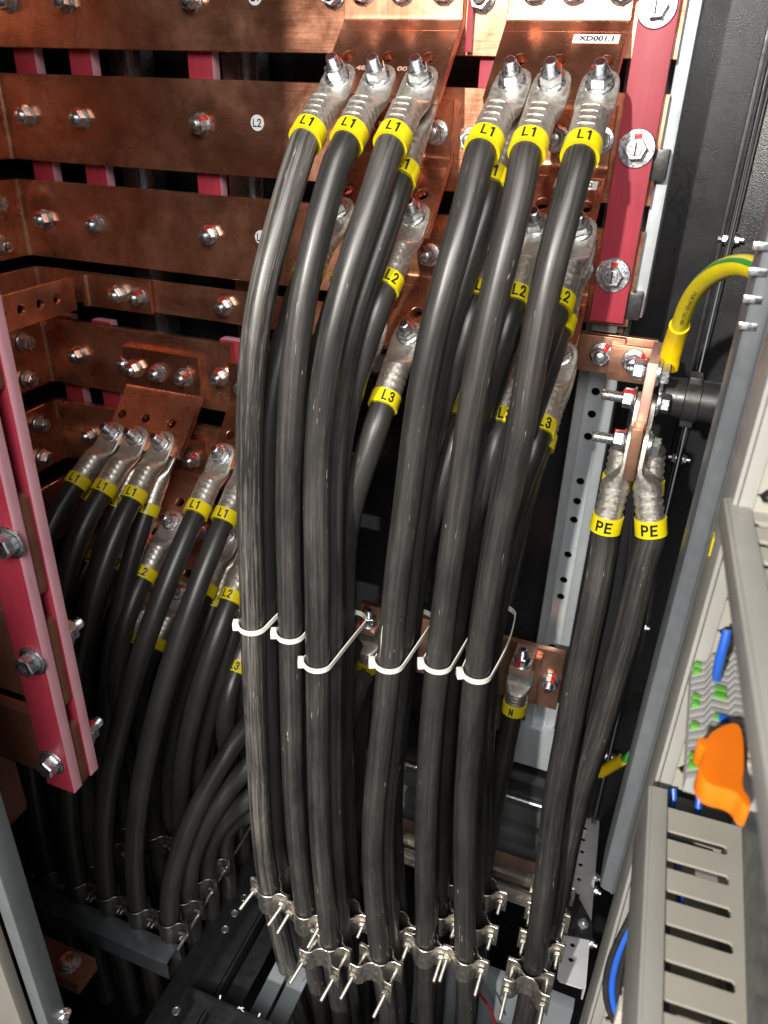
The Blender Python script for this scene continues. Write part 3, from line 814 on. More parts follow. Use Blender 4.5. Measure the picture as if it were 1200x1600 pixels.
#left_cable(DX[0], 0, True, (2, 1), 'black L1 cable under the right tab of the left bundle, left lug')
#left_cable(DX[1], 0, True, (3, 2), 'black L1 cable under the right tab of the left bundle, middle lug')
left_cable(DX[1], 1, True, (3, 4), 'black L2 cable low under its tab just left of the leftmost thick cable')
left_cable(DX[1], 2, True, (4, 6.2), 'black L3 cable low under its tab behind the leftmost cable tie')
#left_cable(DX[2], 1, False, (4, 4.2), 'black L2 cable coming out behind the leftmost thick cable and sweeping down left')
for n_, (x0, z0, slot, lab) in enumerate(((-.400, -.66, (4, 0), 'low black cable arching out from behind the leftmost thick cable, nearest the viewer'), (-.375, -.70, (4, 1.1), 'low black cable arching left, second of the lower arches'), (-.352, -.745, (4, 2.2), 'low black cable arching left, third of the lower arches'), (-.335, -.79, (4, 3.3), 'lowest black cable arching left from behind the thick cables'))):
    USED.add((4, n_)); s = V3(x0 + .01, .705 - .006 * n_, z0 - .035); c, row = slot; e = V3(SLX[c] + (.0, .004, .010, .016)[n_], .522 + .036 * row, ZCL)
    H = hermite(s, nrm(V3(-.55, -.35, -.75)) * .42, e, V3(0, 0, -1) * .42, 50)
    H = np.vstack([[s + V3(.04, .03, .16)], H, [e + V3(0, 0, -.12), e + V3(0, 0, -.28)]])
    cable(H, None, '', lab, 'sheath_clean_shaded', 'thin black cables of the left bundle', r=.0132)

# ================================================================== CABLE TIES
def tie(i, zt, depth, label, headpx=None):
    c0 = fz(i, zt); c1 = fz(i, zt) + V3(.005 if i != 5 else .0, depth, 0); r = RC + .0016
    root = empty('cable_tie', c0); tag(root, label, 'cable tie', 'white cable ties round the thick cables')
    d = nrm((c1 - c0)[:2]); nx = V3(d[1], -d[0], 0); dd = V3(d[0], d[1], 0)
    pts = []
    for k in range(13):
        a = math.pi * k / 12; pts.append(c0 - dd * r * math.sin(a) - nx * r * math.cos(a))
    L = 8
    for k in range(1, L): pts.append(c0 + nx * (r + (.0045 if i == 5 else .002) * math.sin(math.pi * k / L)) + (c1 - c0) * k / L + V3(0, 0, .004 * math.sin(math.pi * k / L)))
    for k in range(13):
        a = math.pi * k / 12; pts.append(c1 + dd * r * math.sin(a) + nx * r * math.cos(a))
    for k in range(1, L): pts.append(c1 - nx * r + (c0 - c1) * k / L)
    pts = np.array(pts); n = len(pts); rings = []
    tilt = V3(0, 0, 1)
    for k in range(n + 1):
        p = pts[k % n]; t = nrm(pts[(k + 1) % n] - pts[k - 1]); o = nrm(np.cross(t, tilt))
        rings.append([p + tilt * .0030, p + tilt * .0030 + o * .0013, p - tilt * .0030 + o * .0013, p - tilt * .0030])
    g = G(); g.loft(rings, 'white_nylon', (False, False)); g.build('strap', root)
    a = math.radians(28); hp = c0 - dd * (r + .0022) * math.sin(a) - nx * (r + .0022) * math.cos(a)
    out = nrm(hp - c0); tx = np.cross(V3(0, 0, 1), out)
    T = frame_T(hp, tx, (0, 0, 1), out); g = G()
    g.box((-.0048, -.0050, -.0022), (.0048, .0050, .0045), 'white_nylon', .0009, T); g.box((-.002, -.0024, .0040), (.002, .0024, .0046), 'white_nylon', .0002, T)
    g.build('head', root)
for i, (py, dep, lab) in enumerate(((972, .06, 'white cable tie on the leftmost thick cable'), (982, .06, 'white cable tie on the second thick cable from left'), (1030, .125, 'white cable tie with a long strap round the third thick cable from left'), (1030, .125, 'white cable tie round the fourth thick cable from left'), (1030, .115, 'white cable tie round the fifth thick cable from left'), (1052, .112, 'white cable tie round the sixth thick cable from left, beside the N sleeve'))):
    k = min(range(len(FRONT[i])), key=lambda j: abs((lambda c: 800 + FPX * c[1] / c[2])(MC.T @ FRONT[i][j]) - py))
    tie(i, FRONT[i][k][2], .0272 * NB[i] + .003, lab)

# ================================================================== CLAMPS
def saddle(g, T, r, w, h, sgn, mat='stainless', t=.0018):
    """pressed clamp half: ears at +-w, half round of radius r bulging to sgn*Y, height h along Z"""
    P = [(-w, 0.0), (-w + .002, 0), (-r - .006, 0), (-r - .003, sgn * .0012)]
    for k in range(1, 12):
        a = math.pi * k / 12; P.append((-r * math.cos(a), sgn * r * math.sin(a)))
    P += [(r + .003, sgn * .0012), (r + .006, 0), (w - .002, 0), (w, 0)]
    bent(g, P, t, -h / 2, h / 2, lambda a, b, e: np.array(T @ Vector((a, b, e))), mat, .0004)
    for s in (-1, 1):   # stiffening lips at the ears
        g.box((s * w - .001, -.003 * sgn, -h / 2), (s * w + .001, .001 * sgn, h / 2), mat, .0004, T)
def clamp_mesh(key):
    pass
_CL = {}
def clamp_parts(counter, r, L, mat='stainless', mb='dull_steel'):
    key = (counter, r, L, mat)
    if key in _CL: return _CL[key]
    I = Matrix.Identity(4); w = r + .0165; out = []
    g = G(); saddle(g, Matrix.Translation((0, -.0016, 0)), r + .001, w, .038, -1, mat); o = g.build('front_saddle'); out.append(('front_saddle', o.data)); bpy.data.objects.remove(o)
    g = G(); saddle(g, Matrix.Translation((0, .0020, 0)), r + .001, w, .034, 1, mat); o = g.build('back_saddle'); out.append(('back_saddle', o.data)); bpy.data.objects.remove(o)
    if counter:
        g = G(); saddle(g, Matrix.Translation((0, -.030, 0)), r + .001, w, .038, 1); o = g.build('counter_saddle'); out.append(('counter_saddle', o.data)); bpy.data.objects.remove(o)
    for s in (-1, 1):
        g = G(); T = Matrix.Translation((s * (r + .0098), 0, 0)) @ Matrix.Rotation(math.pi / 2, 4, 'X')
        y0 = .032 if counter else .004
        g.lathe([(.0001, -.012)] + [(.0024, -.012), (.0024, y0)] + thread(.0026, y0 + .004, y0 + L, .0011) + [(.0001, y0 + L)], mb, T, 12)
        g.prism(6, .0056, y0, y0 + .0045, mb, T, .2, .0004); o = g.build('clamp_bolt'); out.append(('clamp_bolt', o.data)); bpy.data.objects.remove(o)
    _CL[key] = out; return out
def clamp(p, label, counter=False, r=RC, L=.036, rot=0.0, tilt=0.0, mat='stainless', mb='dull_steel'):
    root = empty('cable_clamp', p); tag(root, label, 'cable clamp', 'metal saddle clamps holding the cables')
    root.rotation_euler = (tilt, 0, rot)
    for nm, me in clamp_parts(counter, r, L, mat, mb):
        c = bpy.data.objects.new(nm, me); COL.objects.link(c); c.parent = root
clab = ['leftmost steel clamp of the front row', 'steel clamp on the second thick front cable', 'steel clamp with reversed counter plate on the third thick front cable', 'steel clamp with reversed counter plate on the fourth thick front cable', 'steel clamp on the fifth thick front cable', 'steel clamp on the sixth thick front cable']
for i in range(6):
    f = fz(i, (-.985, -1.0, -1.02, -1.006, -1.0, -.998)[i]); clamp(f, clab[i], i in (2, 3), L=.034, rot=(-.12, -.05, -.1, -.1, 0, 0)[i])
    for k, nm in enumerate(('middle', 'rear')):
        j = 2 * k + 2
        if j > NB[i]: continue
        q = f + V3(.0 if i == 5 else .004, .0272 * j - .004, 0); clamp(q, f'{nm} steel clamp behind the {colname[i]} thick front cable', False, L=.020)
for c in range(5):
    for r_ in range(4):
        if (c, r_) not in USED: continue
        clamp(V3(SLX[c], .522 + .036 * r_, ZCL - .004), f'shade-toned steel clamp of the left bundle, column {c + 1} from left, row {r_ + 1} from front', False, r=.0132, L=.010 if r_ == 0 else .004, mat='clamp_shaded', mb='clamp_shaded')

# ================================================================== RAILS AND BEAMS BELOW
def hat(g, x0, x1, yc, z, mat, w=.036, h=.034, t=.002):
    prof = [(yc - w / 2, z - h), (yc - w / 2, z - h / 2), (yc - w / 2, z - .001), (yc - w / 2 + .004, z), (yc, z), (yc + w / 2 - .004, z), (yc + w / 2, z - .001), (yc + w / 2, z - h)]
    bent(g, prof, t, x0, x1, lambda a, b, e: V3(e, a, b), mat, .0003)
g = G(); hat(g, -.80, -.468, .497, -1.042, 'galvanised_shaded', .028, .034)
lr = tag(g.build('clamp_rail'), 'shade-toned galvanised rail along the foot of the left cable bundle', 'rail')
g = G(); g.tube([V3(-.462, .50, -1.035), V3(-.462, .70, -1.015)], .0022, 'zinc', 8); tag(g.build('threaded_rod'), 'thin steel rod along the right end of the left clamps', 'rod')
g = G()
hat(g, -.30, .022, .802, -1.046, 'stainless', .012, .012, .002); hat(g, -.30, .022, .772, -1.046, 'stainless', .012, .012, .002)
g.box((-.30, .768, -1.068), (.022, .806, -1.064), 'stainless', .0005)
tag(g.build('clamp_rail'), 'shiny C rail behind the right cable clamps', 'rail')
# support bracket wedge at the rail's right end
g = G(); T = frame_T((.030, .760, -1.045), (1, 0, 0), (0, -1, 0), (0, 0, 1))
plate(g, [[(-.012, -.05), (-.004, -.05), (.030, -.004), (.034, .022), (-.012, .030)], circ(.018, .004, .004)], .004, T, 'black_paint', .0006)
g.box((.008, .735, -1.043), (.024, .765, -1.036), 'zinc', .001)
wd = tag(g.build('rail_end_bracket'), 'black wedge bracket with bright nut at the right end of the shiny rail', 'bracket')
bolt(wd, V3(.048, .756, -1.043), (0, 0, 1), 'small')

# long black punched beam running front to back
g = G()
T = frame_T((-.440, 0, -1.100), (1, 0, 0), (0, 1, 0), (0, 0, 1))
plate(g, [rect(-.034, .30, .030, .985)] + [circ(-.004, y, .0046, 14) for y in (.46, .585, .612, .64, .668, .697, .727, .757)], .004, T, 'black_paint', .0008)
g.box((-.410, .30, -1.16), (-.406, .985, -1.103), 'black_paint', .0006); g.box((-.474, .30, -1.16), (-.470, .985, -1.103), 'black_paint', .0006)
for y in (.46, .585, .612, .64, .668, .697, .727, .757): g.lathe([(.0042, .0015), (.0042, .0026), (.0056, .0026), (.0060, .0021)], 'zinc', Matrix.Translation((-.444, y, -1.100)), 14)  # bright rings stand in for the lit bare-metal hole edges
tag(g.build('floor_beam'), 'long black beam with a row of round holes, left of the front clamps', 'beam')
g = G(); g.box((-.398, .30, -1.115), (-.372, .985, -1.111), 'black_paint', .0005); tag(g.build('floor_beam'), 'plain narrow black beam just right of the beam with round holes', 'beam')
g = G(); g.box((-.367, .49, -1.150), (-.343, .80, -1.146), 'panel_grey', .0008); g.box((-.338, .49, -1.152), (-.312, .80, -1.148), 'panel_grey', .0008)
tag(g.build('gland_plate'), 'blue-grey plate split by a dark slot beneath the leftmost front clamps', 'plate')
g = G(); g.box((-.44, .36, -1.125), (.10, .485, -1.118), 'black_paint', .0015); g.box((-.44, .478, -1.118), (.10, .485, -1.075), 'black_paint', .0015)
for (px, py) in ((345, 1560), (376, 1575), (405, 1585)):
    q = atZ(px, py, -1.1175); 
tag(g.build('front_sill'), 'black front sill crossing the bottom of the picture in front of the clamps', 'sill')
g = G()
for (px, py), (dx, dy) in (((376, 1575), (.004, .003)), ((377, 1577), (-.003, .003)), ((405, 1586), (.0012, .004)), ((344, 1558), (.0008, .004))):
    q = atY(px, py, .4765); T = frame_T(q, (1, 0, 0), (0, 0, 1), (0, -1, 0)); plate(g, [[(-dx - .0009, -dy), (-dx + .0007, -dy - .0004), (dx + .001, dy), (dx - .0008, dy + .0006)]], .0006, T, 'white_sticker')
tag(g.build('paint_chips'), 'small white chipped flecks on the black front sill', 'paint chips')
# grey plate at the left rear of the floor opening
g = G(); g.box((-.50, .93, -1.25), (-.30, .945, -.86), 'panel_grey', .001); g.box((-.56, .80, -1.20), (-.30, .929, -1.195), 'panel_grey', .001)
cp = tag(g.build('rear_cover_plate'), 'blue-grey plate low at the rear, between the left bundle and the leftmost thick cable', 'plate')
bolt(cp, V3(-.455, .93, -1.02), kind='small')
# lower left copper with washer, shade put into its colour
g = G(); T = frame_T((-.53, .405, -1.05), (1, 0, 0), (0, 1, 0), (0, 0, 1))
g.box((-.66, .385, -.975), (-.520, .42, -.965), 'copper_shaded', .001); g.box((-.66, .385, -.988), (-.520, .42, -.978), 'copper_shaded', .001)
lc = tag(g.build('copper_bar_end'), 'shade-toned reddish double copper bar under the left rail, with a washer on top', 'busbar'); bolt(lc, V3(-.545, .402, -.965), (0, 0, 1), 'hex')

# ================================================================== RIGHT: GALVANISED POST BEHIND, PE, N
def galv_post(x0, x1, y, z0, z1, label, holes=(), mat='galvanised', ridge=True):
    root = empty('galvanised_post', ((x0 + x1) / 2, y, z0)); tag(root, label, 'post')
    g = G(); xm = (x0 + x1) / 2; w = (x1 - x0) / 2
    a = w * .42
    T = frame_T((xm, y, 0), (1, 0, 0), (0, 0, 1), (0, -1, 0))
    plate(g, [rect(-a, z0, a, z1)] + [circ(0, z, .0050, 16) for z in holes], .0025, T, mat)
    # raised ribs and angled cheeks, folded back into the box
    for s in (-1, 1):
        prof = [(xm + s * a, y), (xm + s * (a + .0015), y - .0016), (xm + s * (a + .003), y)] + [(xm + s * (w - .004), y + .001), (xm + s * (w - .001), y + .0025), (xm + s * w, y + .006), (xm + s * w, y + .045)]
        bent(g, prof, .0022, z0, z1, lambda p, q, e: V3(p, q, e), mat, .0003)
    g.build('profile', root); return root
pz = [-.305, -.335, -.372, -.435, -.465, -.500, -.565, -.595, -.622, -.66]
hz = [atY(px, py, .9)[2] for px, py in ((934, 612), (926, 647), (920, 682), (908, 752), (903, 783), (898, 812), (887, 866), (882, 906), (878, 932), (869, 1012))]
gp = galv_post(-.0935, -.0485, .90, -1.0, .30, 'galvanised post with a column of round holes, behind the PE cables', hz)
q = atY(926, 647, .8985); bolt(gp, q, kind='small') if False else None
g = G(); g.box((-.075, .868, -.228), (-.05, .897, -.212), 'black_plastic', .002); g.box((-.083, .855, -.222), (-.056, .897, -.2085), 'frame_grey', .002); tag(g.build('strip_standoff'), 'small dark insulating block between the red strip foot and copper strap', 'block')
g = G(); g.box((-.047, .862, -.205), (-.033, .905, .30), 'galvanised', .004); tag(g.build('galvanised_post'), 'rounded galvanised edge running up beside the right red strip', 'post')
for z in (-.055, -.19):
    g = G(); g.box((-.051, .848, z - .014), (-.036, .866, z + .014), 'black_plastic', .002); tag(g.build('insulating_block'), 'small black block behind the red strip at the %s washer' % ('middle' if z > -.1 else 'lower'), 'block')
# galvanised pieces behind the gaps between the bars
for x, lab in ((-.715, 'galvanised upright seen through the gaps behind the left end of the bars'), (-.545, 'galvanised upright seen through the gaps left of the white L2 disc')):
    g = G(); g.box((x - .042, .955, -.95), (x + .010, .985, .05), 'zinc', .003); g.box((x - .012, .945, -.95), (x - .006, .955, .20), 'zinc', .001); tag(g.build('galvanised_upright'), lab, 'post')

# PE strap and hanging plate
g = G(); g.box((-.0995, .848, -.2645), (-.045, .857, -.2245), 'copper_bright', .0008); g.box((-.0995, .8575, -.2645), (-.012, .866, -.2245), 'copper_bright', .0008)
st1 = tag(g.build('copper_strap'), 'short bright copper strap bolted across the galvanised post under the red strip', 'strap'); bolt(st1, V3(-.0675, .848, -.2435), kind='bar')
PX0, PX1 = -.0165, -.0065
g = G(); g.box((-.058, .8375, -.2675), (-.010, .847, -.2285), 'copper_bright', .0008)
g.box((PX0, .765, -.345), (PX1, .8475, -.2225), 'copper_cut', .0012); g.box((PX0 - .002, .742, -.338), (PX1 - .001, .764, -.282), 'copper_bright', .001)
pe = tag(g.build('earth_bracket'), 'copper earth bracket hanging edge-on, with PE lugs bolted to both sides', 'bracket'); bolt(pe, V3(-.0325, .8375, -.2435), kind='bar')
for (y, z, lead) in ((.775, -.2335, 0), (.80, -.272, 1), (.766, -.306, 1)):
    if lead: bolt(pe, V3(PX0 - .0058, y, z), (-1, 0, 0), 'pe'); bolt(pe, V3(PX1 + .0058, y, z), (1, 0, 0), 'hex')
    else: bolt(pe, V3(PX0, y, z), (-1, 0, 0), 'bar'); bolt(pe, V3(PX1, y, z), (1, 0, 0), 'hex')
PEP = [([(941, 870), (928, 940), (912, 1010), (898, 1085), (886, 1150), (867, 1250), (858, 1330), (850, 1400), (836, 1495), (824, 1570)], .645, -1), ([(1007, 870), (983, 975), (952, 1080), (932, 1150), (912, 1205), (895, 1270), (880, 1340), (868, 1410)], .70, 1)]
for (tr, yc, s), lab in zip(PEP, ('thick black cable with PE sleeve on the left face of the copper earth bracket', 'thick black cable with PE sleeve on the right face, curving left behind its twin')):
    O = V3(PX0 if s < 0 else PX1, .766, -.306); N = V3(s, 0, 0); Vv = nrm(V3(0, -.12, -1)); bt = .02 if s < 0 else .27; N = nrm(N - Vv * np.dot(N, Vv)); U = np.cross(Vv, N)
    lg = (O, U, Vv, N, bt, 1.08); stp = lug_start(lg); ctrl = list(stp)
    for px, py in tr:
        t = min(1, max(0, (py - 860) / 640)); p = atY(px, py, yc + (stp[1][1] - yc) * (1 - t) ** 1.3)
        if p[2] < stp[1][2] - .02: ctrl.append(p)
    ctrl.append(ctrl[-1] + V3(-.004, 0, -.22))
    pec = cable(cspline(ctrl, .012, 8), lg, 'PE', lab, 'sheath_worn', 'black earth cables', r=.0148, phi=-6, n=20, xs=1.1, mh=.0185, th=.0125, step=.009)
    if s < 0:   # pale scrape of filler stuck to the sheath
        Qp = cspline(ctrl, .004, 8); sel = [q for q in Qp if -.80 < q[2] < -.735]; gs = G(); rings = []
        for n_, q in enumerate(sel):
            o = nrm(-q); o = nrm(o + .35 * V3(1, 0, 0)); sd = nrm(np.cross(o, V3(0, 0, 1))); wd_ = .0022 * (.25 + .75 * math.sin(math.pi * (n_ + .5) / len(sel))) * random.uniform(.6, 1.2)
            b0 = q + o * .0150; rings.append([b0 - sd * wd_ - o * .0012, b0 + o * .0004, b0 + sd * wd_ - o * .0012])
        gs.loft(rings, 'white_nylon', (False, False), False); gs.build('paint_scrape', pec)
    O2 = V3(PX0 if s < 0 else PX1, .808, -.284); lg2 = (O2, U, Vv, N, bt * .45); s2 = lug_start(lg2)
    c2 = list(s2) + [p * 1.055 + V3(.004, 0, 0) for p in ctrl[3:]]
    cable(cspline(c2, .012, 8), lg2, 'PE', 'black earth cable behind the front one on the %s face of the earth bracket' % ('left' if s < 0 else 'right'), 'sheath_scuffed', 'black earth cables', r=.0142, n=14)
pf = atY(828, 1522, .640); clamp(pf, 'steel clamp with reversed counter plate on the left PE cable', True, L=.040)
for k in (1, 2, 3): clamp(pf + V3(.006, .045 * k, .0), f'steel clamp behind the left PE cable, {("first", "second", "third")[k-1]} one back', False, L=.022)

# standoff insulator
g = G(); zc, yc = -.272, .795
T = frame_T((PX1 + .0025, yc + .03, zc), (0, 1, 0), (0, 0, 1), (1, 0, 0))
g.lathe([(.001, 0), (.018, 0), (.0195, .002), (.0205, .02), (.021, .028), (.0235, .029), (.0235, .043), (.021, .044), (.021, .07), (.020, .13), (.001, .13)], 'black_plastic', T, 32)
g.box((-.012, -.027, .029), (.012, .027, .042), 'black_plastic', .002, T)
tag(g.build('standoff_insulator'), 'black round standoff insulator between earth bracket and galvanised frame', 'insulator')

# green and yellow wire
ctrl = [atY(1043, 575, .80), atY(1050, 545, .795), atY(1058, 520, .78), atY(1072, 480, .74), atY(1092, 448, .70), atY(1120, 424, .66), atY(1150, 414, .63), atY(1180, 418, .60), atY(1215, 440, .57)]
Q = resample(spline(ctrl, .008, 4), .005); wr = empty('earth_wire', Q[0]); tag(wr, 'green and yellow striped earth wire with yellow heatshrink, arching at right', 'wire')
g = G(); i0 = 13; g.tube(Q[i0 - 2:], .0077, 'wire_yellow', 24); gi = g.mi('wire_green'); fr = frames(Q[i0 - 2:])
P_ = Q[i0 - 2:]; mid = len(P_) // 2
sd = -nrm(np.cross(nrm(P_[mid + 1] - P_[mid - 1]), nrm(-P_[mid]))); sd = nrm(sd + .35 * nrm(-P_[mid]))
if sd[2] < 0: sd = sd * V3(-1, -1, -1) + .7 * nrm(-P_[mid])
j0 = max(range(24), key=lambda j: np.dot(sd, math.cos(2 * math.pi * (j + .5) / 24) * fr[mid][0] + math.sin(2 * math.pi * (j + .5) / 24) * fr[mid][1]))
for n_, f in enumerate(g.bm.faces):
    j = n_ % 24
    if n_ < 24 * (len(P_) - 1) and (j - j0) % 24 <= 1: f.material_index = gi
# faint line of printing
vs, fs = text_geo('1000 V 70\u00b0C 1x50 mm2 H07V-K', .0036, 1.2, .01, .004)
W = P_; Ls = np.concatenate([[0], np.cumsum(np.linalg.norm(np.diff(W, axis=0), axis=1))])
w0 = min(v.x for v in vs); nv = []
for v in vs:
    s_ = min(Ls[-1], (v.x - w0) + .022); c = V3(*[np.interp(s_, Ls, W[:, j]) for j in range(3)]); c2 = V3(*[np.interp(min(Ls[-1], s_ + .004), Ls, W[:, j]) for j in range(3)]); c1 = V3(*[np.interp(max(0, s_ - .004), Ls, W[:, j]) for j in range(3)])
    t = nrm(c2 - c1); o = nrm(-c); o = nrm(o - t * np.dot(o, t)); sd = np.cross(t, o); a = (v.y - .0012) / .0077
    nv.append(c + .00785 * (math.cos(a) * o - math.sin(a) * sd))
g.add(nv, fs, 'black_ink'); g.build('wire', wr, 60)
g = G(); g.tube(Q[:i0], .0096, 'yellow_heatshrink', 24, rfun=lambda i, L: (.0104, .0103, .0101, .0098, .0100, .0098, .0097, .0096, .0095, .0095, .0094)[min(10, i)]); g.build('heatshrink', wr, 50)
g = G(); e = Q[0]; T = frame_T(e + V3(-.002, 0, -.006), (0, 1, 0), (0, 0, 1), (1, 0, 0)); plate(g, [rrect(-.009, -.02, .009, .008, .004)], .004, T, 'zinc', .0005); g.build('lug', wr)

# N bar
g = G(); T = frame_T((0, .855, 0), (1, 0, 0), (0, 0, 1), (0, -1, 0))
g.box((-.345, .85, -.751), (-.048, .860, -.653), 'copper_bright', .0008)
for xb, hw in ((-.099, .0135), (-.315, .014)):
    g.box((xb - hw, .795, -.662), (xb + hw, .849, -.652), 'copper_cut', .0008); g.box((xb - hw + .001, .838, -.735), (xb + hw + .008, .849, -.6625), 'copper_bright', .0008)
g.box((-.235, .838, -.735), (-.205, .849, -.645), 'copper_bright', .0008); g.box((-.175, .838, -.735), (-.148, .849, -.66), 'copper_bright', .0008)
nb = tag(g.build('neutral_bar'), 'bright copper neutral bar low behind the thick cables, N lug hanging from a shelf', 'busbar')
bolt(nb, V3(-.062, .85, -.702), kind='lug'); bolt(nb, V3(-.099, .808, -.652), (0, 0, 1), 'lug', (0, -1, 0)); bolt(nb, V3(-.315, .808, -.652), (0, 0, 1), 'lug', (0, -1, 0))
bolt(nb, V3(-.20, .85, -.80), kind='bar') if False else None
for xb, lab in ((-.099, 'black cable with N sleeve hanging under the right shelf of the copper neutral bar'), (-.315, 'black neutral cable hidden between the third and fourth thick cables')):
    O = V3(xb, .822, -.674); Vv = nrm(V3(-.02, -.10, -1)); N = nrm(np.cross(V3(1, 0, 0), Vv)); N = N if N[1] < 0 else -N; U = np.cross(Vv, N)
    lg = (O, U, Vv, N, .0, .66); stp = lug_start(lg)
    Q = cspline(stp + [stp[1] + V3(-.003, -.012, -.10), stp[1] + V3(-.006, -.02, -.22), stp[1] + V3(-.008, -.02, -.36), stp[1] + V3(-.008, -.02, -.6)], .012, 4)
    cable(Q, lg, 'N', lab, 'sheath_clean_shaded', 'black neutral cables', r=.0135, phi=-10)

# hardware below the neutral bar at right
g = G(); g.box((-.122, .885, -.905), (-.020, .90, -.83), 'galvanised', .0015); tag(g.build('cross_channel'), 'galvanised cross channel below the neutral bar, between N and PE cables', 'channel')
g = G(); g.box((-.120, .875, -.905), (-.098, .884, -.80), 'bracket_grey', .002); tag(g.build('angle_bracket'), 'small grey angle beside the N cable under the neutral bar', 'bracket')
g = G(); g.box((-.35, .86, -.955), (.02, .93, -.915), 'black_paint', .002); g.tube([V3(-.35, .858, -.951), V3(.02, .858, -.951)], .0032, 'zinc', 10); tag(g.build('black_tray'), 'black cross tray with a bright front edge, behind the PE cables', 'tray')
for z, lab in ((-1.03, 'upper dark blue-grey crossbar below the black tray'), (-1.085, 'lower dark blue-grey crossbar above the grey plate')):
    g = G(); g.box((-.35, .90, z - .02), (.02, .93, z + .015), 'frame_grey', .003); tag(g.build('crossbar'), lab, 'crossbar')
g = G(); g.box((-.35, .945, -1.255), (.02, .955, -1.125), 'panel_grey', .001); tag(g.build('rear_cover_plate'), 'smooth grey plate low at the rear, between sixth thick cable and PE cable', 'plate')
g = G(); g.box((-.35, .845, -1.105), (.02, .875, -1.10), 'copper_cut', .001); tag(g.build('copper_strip'), 'flat copper strip lying in front of the grey rear plate above the shiny rail', 'busbar')
g = G(); g.box((-.20, .70, -1.36), (.06, .72, -1.16), 'panel_grey', .002); tag(g.build('gland_plate'), 'dark grey plate seen under the shiny rail beside the PE clamp', 'plate')
g = G(); Q = spline([V3(-.11, .67, -1.10), V3(-.085, .66, -1.12), V3(-.055, .66, -1.16), V3(-.04, .66, -1.20)], .006); g.tube(Q, .002, 'red_wire', 8); tag(g.build('red_wire'), 'thin dark red wire between sixth clamp and PE clamp', 'wire')

# perforated grey bracket on the floor at right
A0 = atZ(899, 1272, -1.10); A1 = atZ(937, 1276, -1.10); B0 = atZ(872, 1528, -1.10); B1 = atZ(911, 1552, -1.10)
g = G(); c = (A0 + A1) / 2; dl = nrm(((B0 + B1) / 2 - c) * V3(1, 1, 0)); dw = V3(-dl[1], dl[0], 0)
if dw[0] < 0: dw = -dw
T = frame_T(c, dw, dl, np.cross(dw, dl)); Lb = np.linalg.norm((B0 + B1) / 2 - c); wb = .0195
hs = [circ(-.003, t, .0036, 14) for t in (.03, .054, .079, .105, .133, .162, .19, .222, .247, .27) if t < Lb - .02]
plate(g, [rrect(-wb, 0, wb, Lb, .006)] + hs, .003, T, 'bracket_grey', .0006)
g.box((wb - .001, .004, -.0013 if np.cross(dw, dl)[2] < 0 else -.03), (wb + .0015, Lb - .004, .03 if np.cross(dw, dl)[2] < 0 else .0013), 'bracket_grey', .0006, T)
pb = tag(g.build('perforated_bracket'), 'pale grey perforated bracket standing at the bottom right, beside the PE cables', 'bracket')
zz = 1 if np.cross(dw, dl)[2] > 0 else -1
for t in (.12, .145, .235):
    p = T @ Vector((wb + .003, t, 0)); bolt(pb, np.array(p), (.9, -.2, .1), 'small')
# yellow earth cable shoe near the seam
g = G(); a, b_ = atY(938, 1208, .93), atY(974, 1186, .93); g.tube([a, a * .5 + b_ * .5, b_], .0085, 'yellow_heatshrink', 16); 
yc_ = empty('earth_wire', a); tag(yc_, 'short earth wire with yellow printed sleeve and tinned lug, low at right', 'wire'); g.build('sleeve', yc_)
g = G(); g.tube([b_, b_ + (b_ - a) * .5], .006, 'wire_green', 12); g.build('wire', yc_)
g = G(); d = nrm(a - b_); T = frame_T(a, d, nrm(np.cross((0, 1, 0), d)), (0, 1, 0)); g.tube([a, a + d * .006, a + d * .014, a + d * .022], .006, 'tinned', 12, rfun=lambda i, L: (.007, .006, .004, .0035)[i]); g.build('lug', yc_)
bolt(yc_, a + d * .02 + V3(0, -.01, 0), (0, -.2, 1), 'small'); bolt(yc_, a + d * .02 + V3(.0, -.01, -.008), (0, -.2, 1), 'small')

# ================================================================== RIGHT FOREGROUND: FRAME POST AND DOOR WITH DUCTS
fp = galv_post(.0385, .080, .50, atY(950, 1392, .5)[2], .40, 'galvanised frame post running diagonally down beside the grey door ducts', [atY(px, py, .5)[2] for px, py in ((1144, 622), (1133, 666), (974, 1302), (968, 1325))], 'galvanised_mid')
for py in (385, 425, 468, 510):
    q = atY(1192 - (py - 385) * .19, py, .4985); g = G(); g.box(q + V3(-.0052, -.0007, -.0022), q + V3(.0052, .001, .0022), 'zinc', .0006); g.build('clip', fp, world=True)
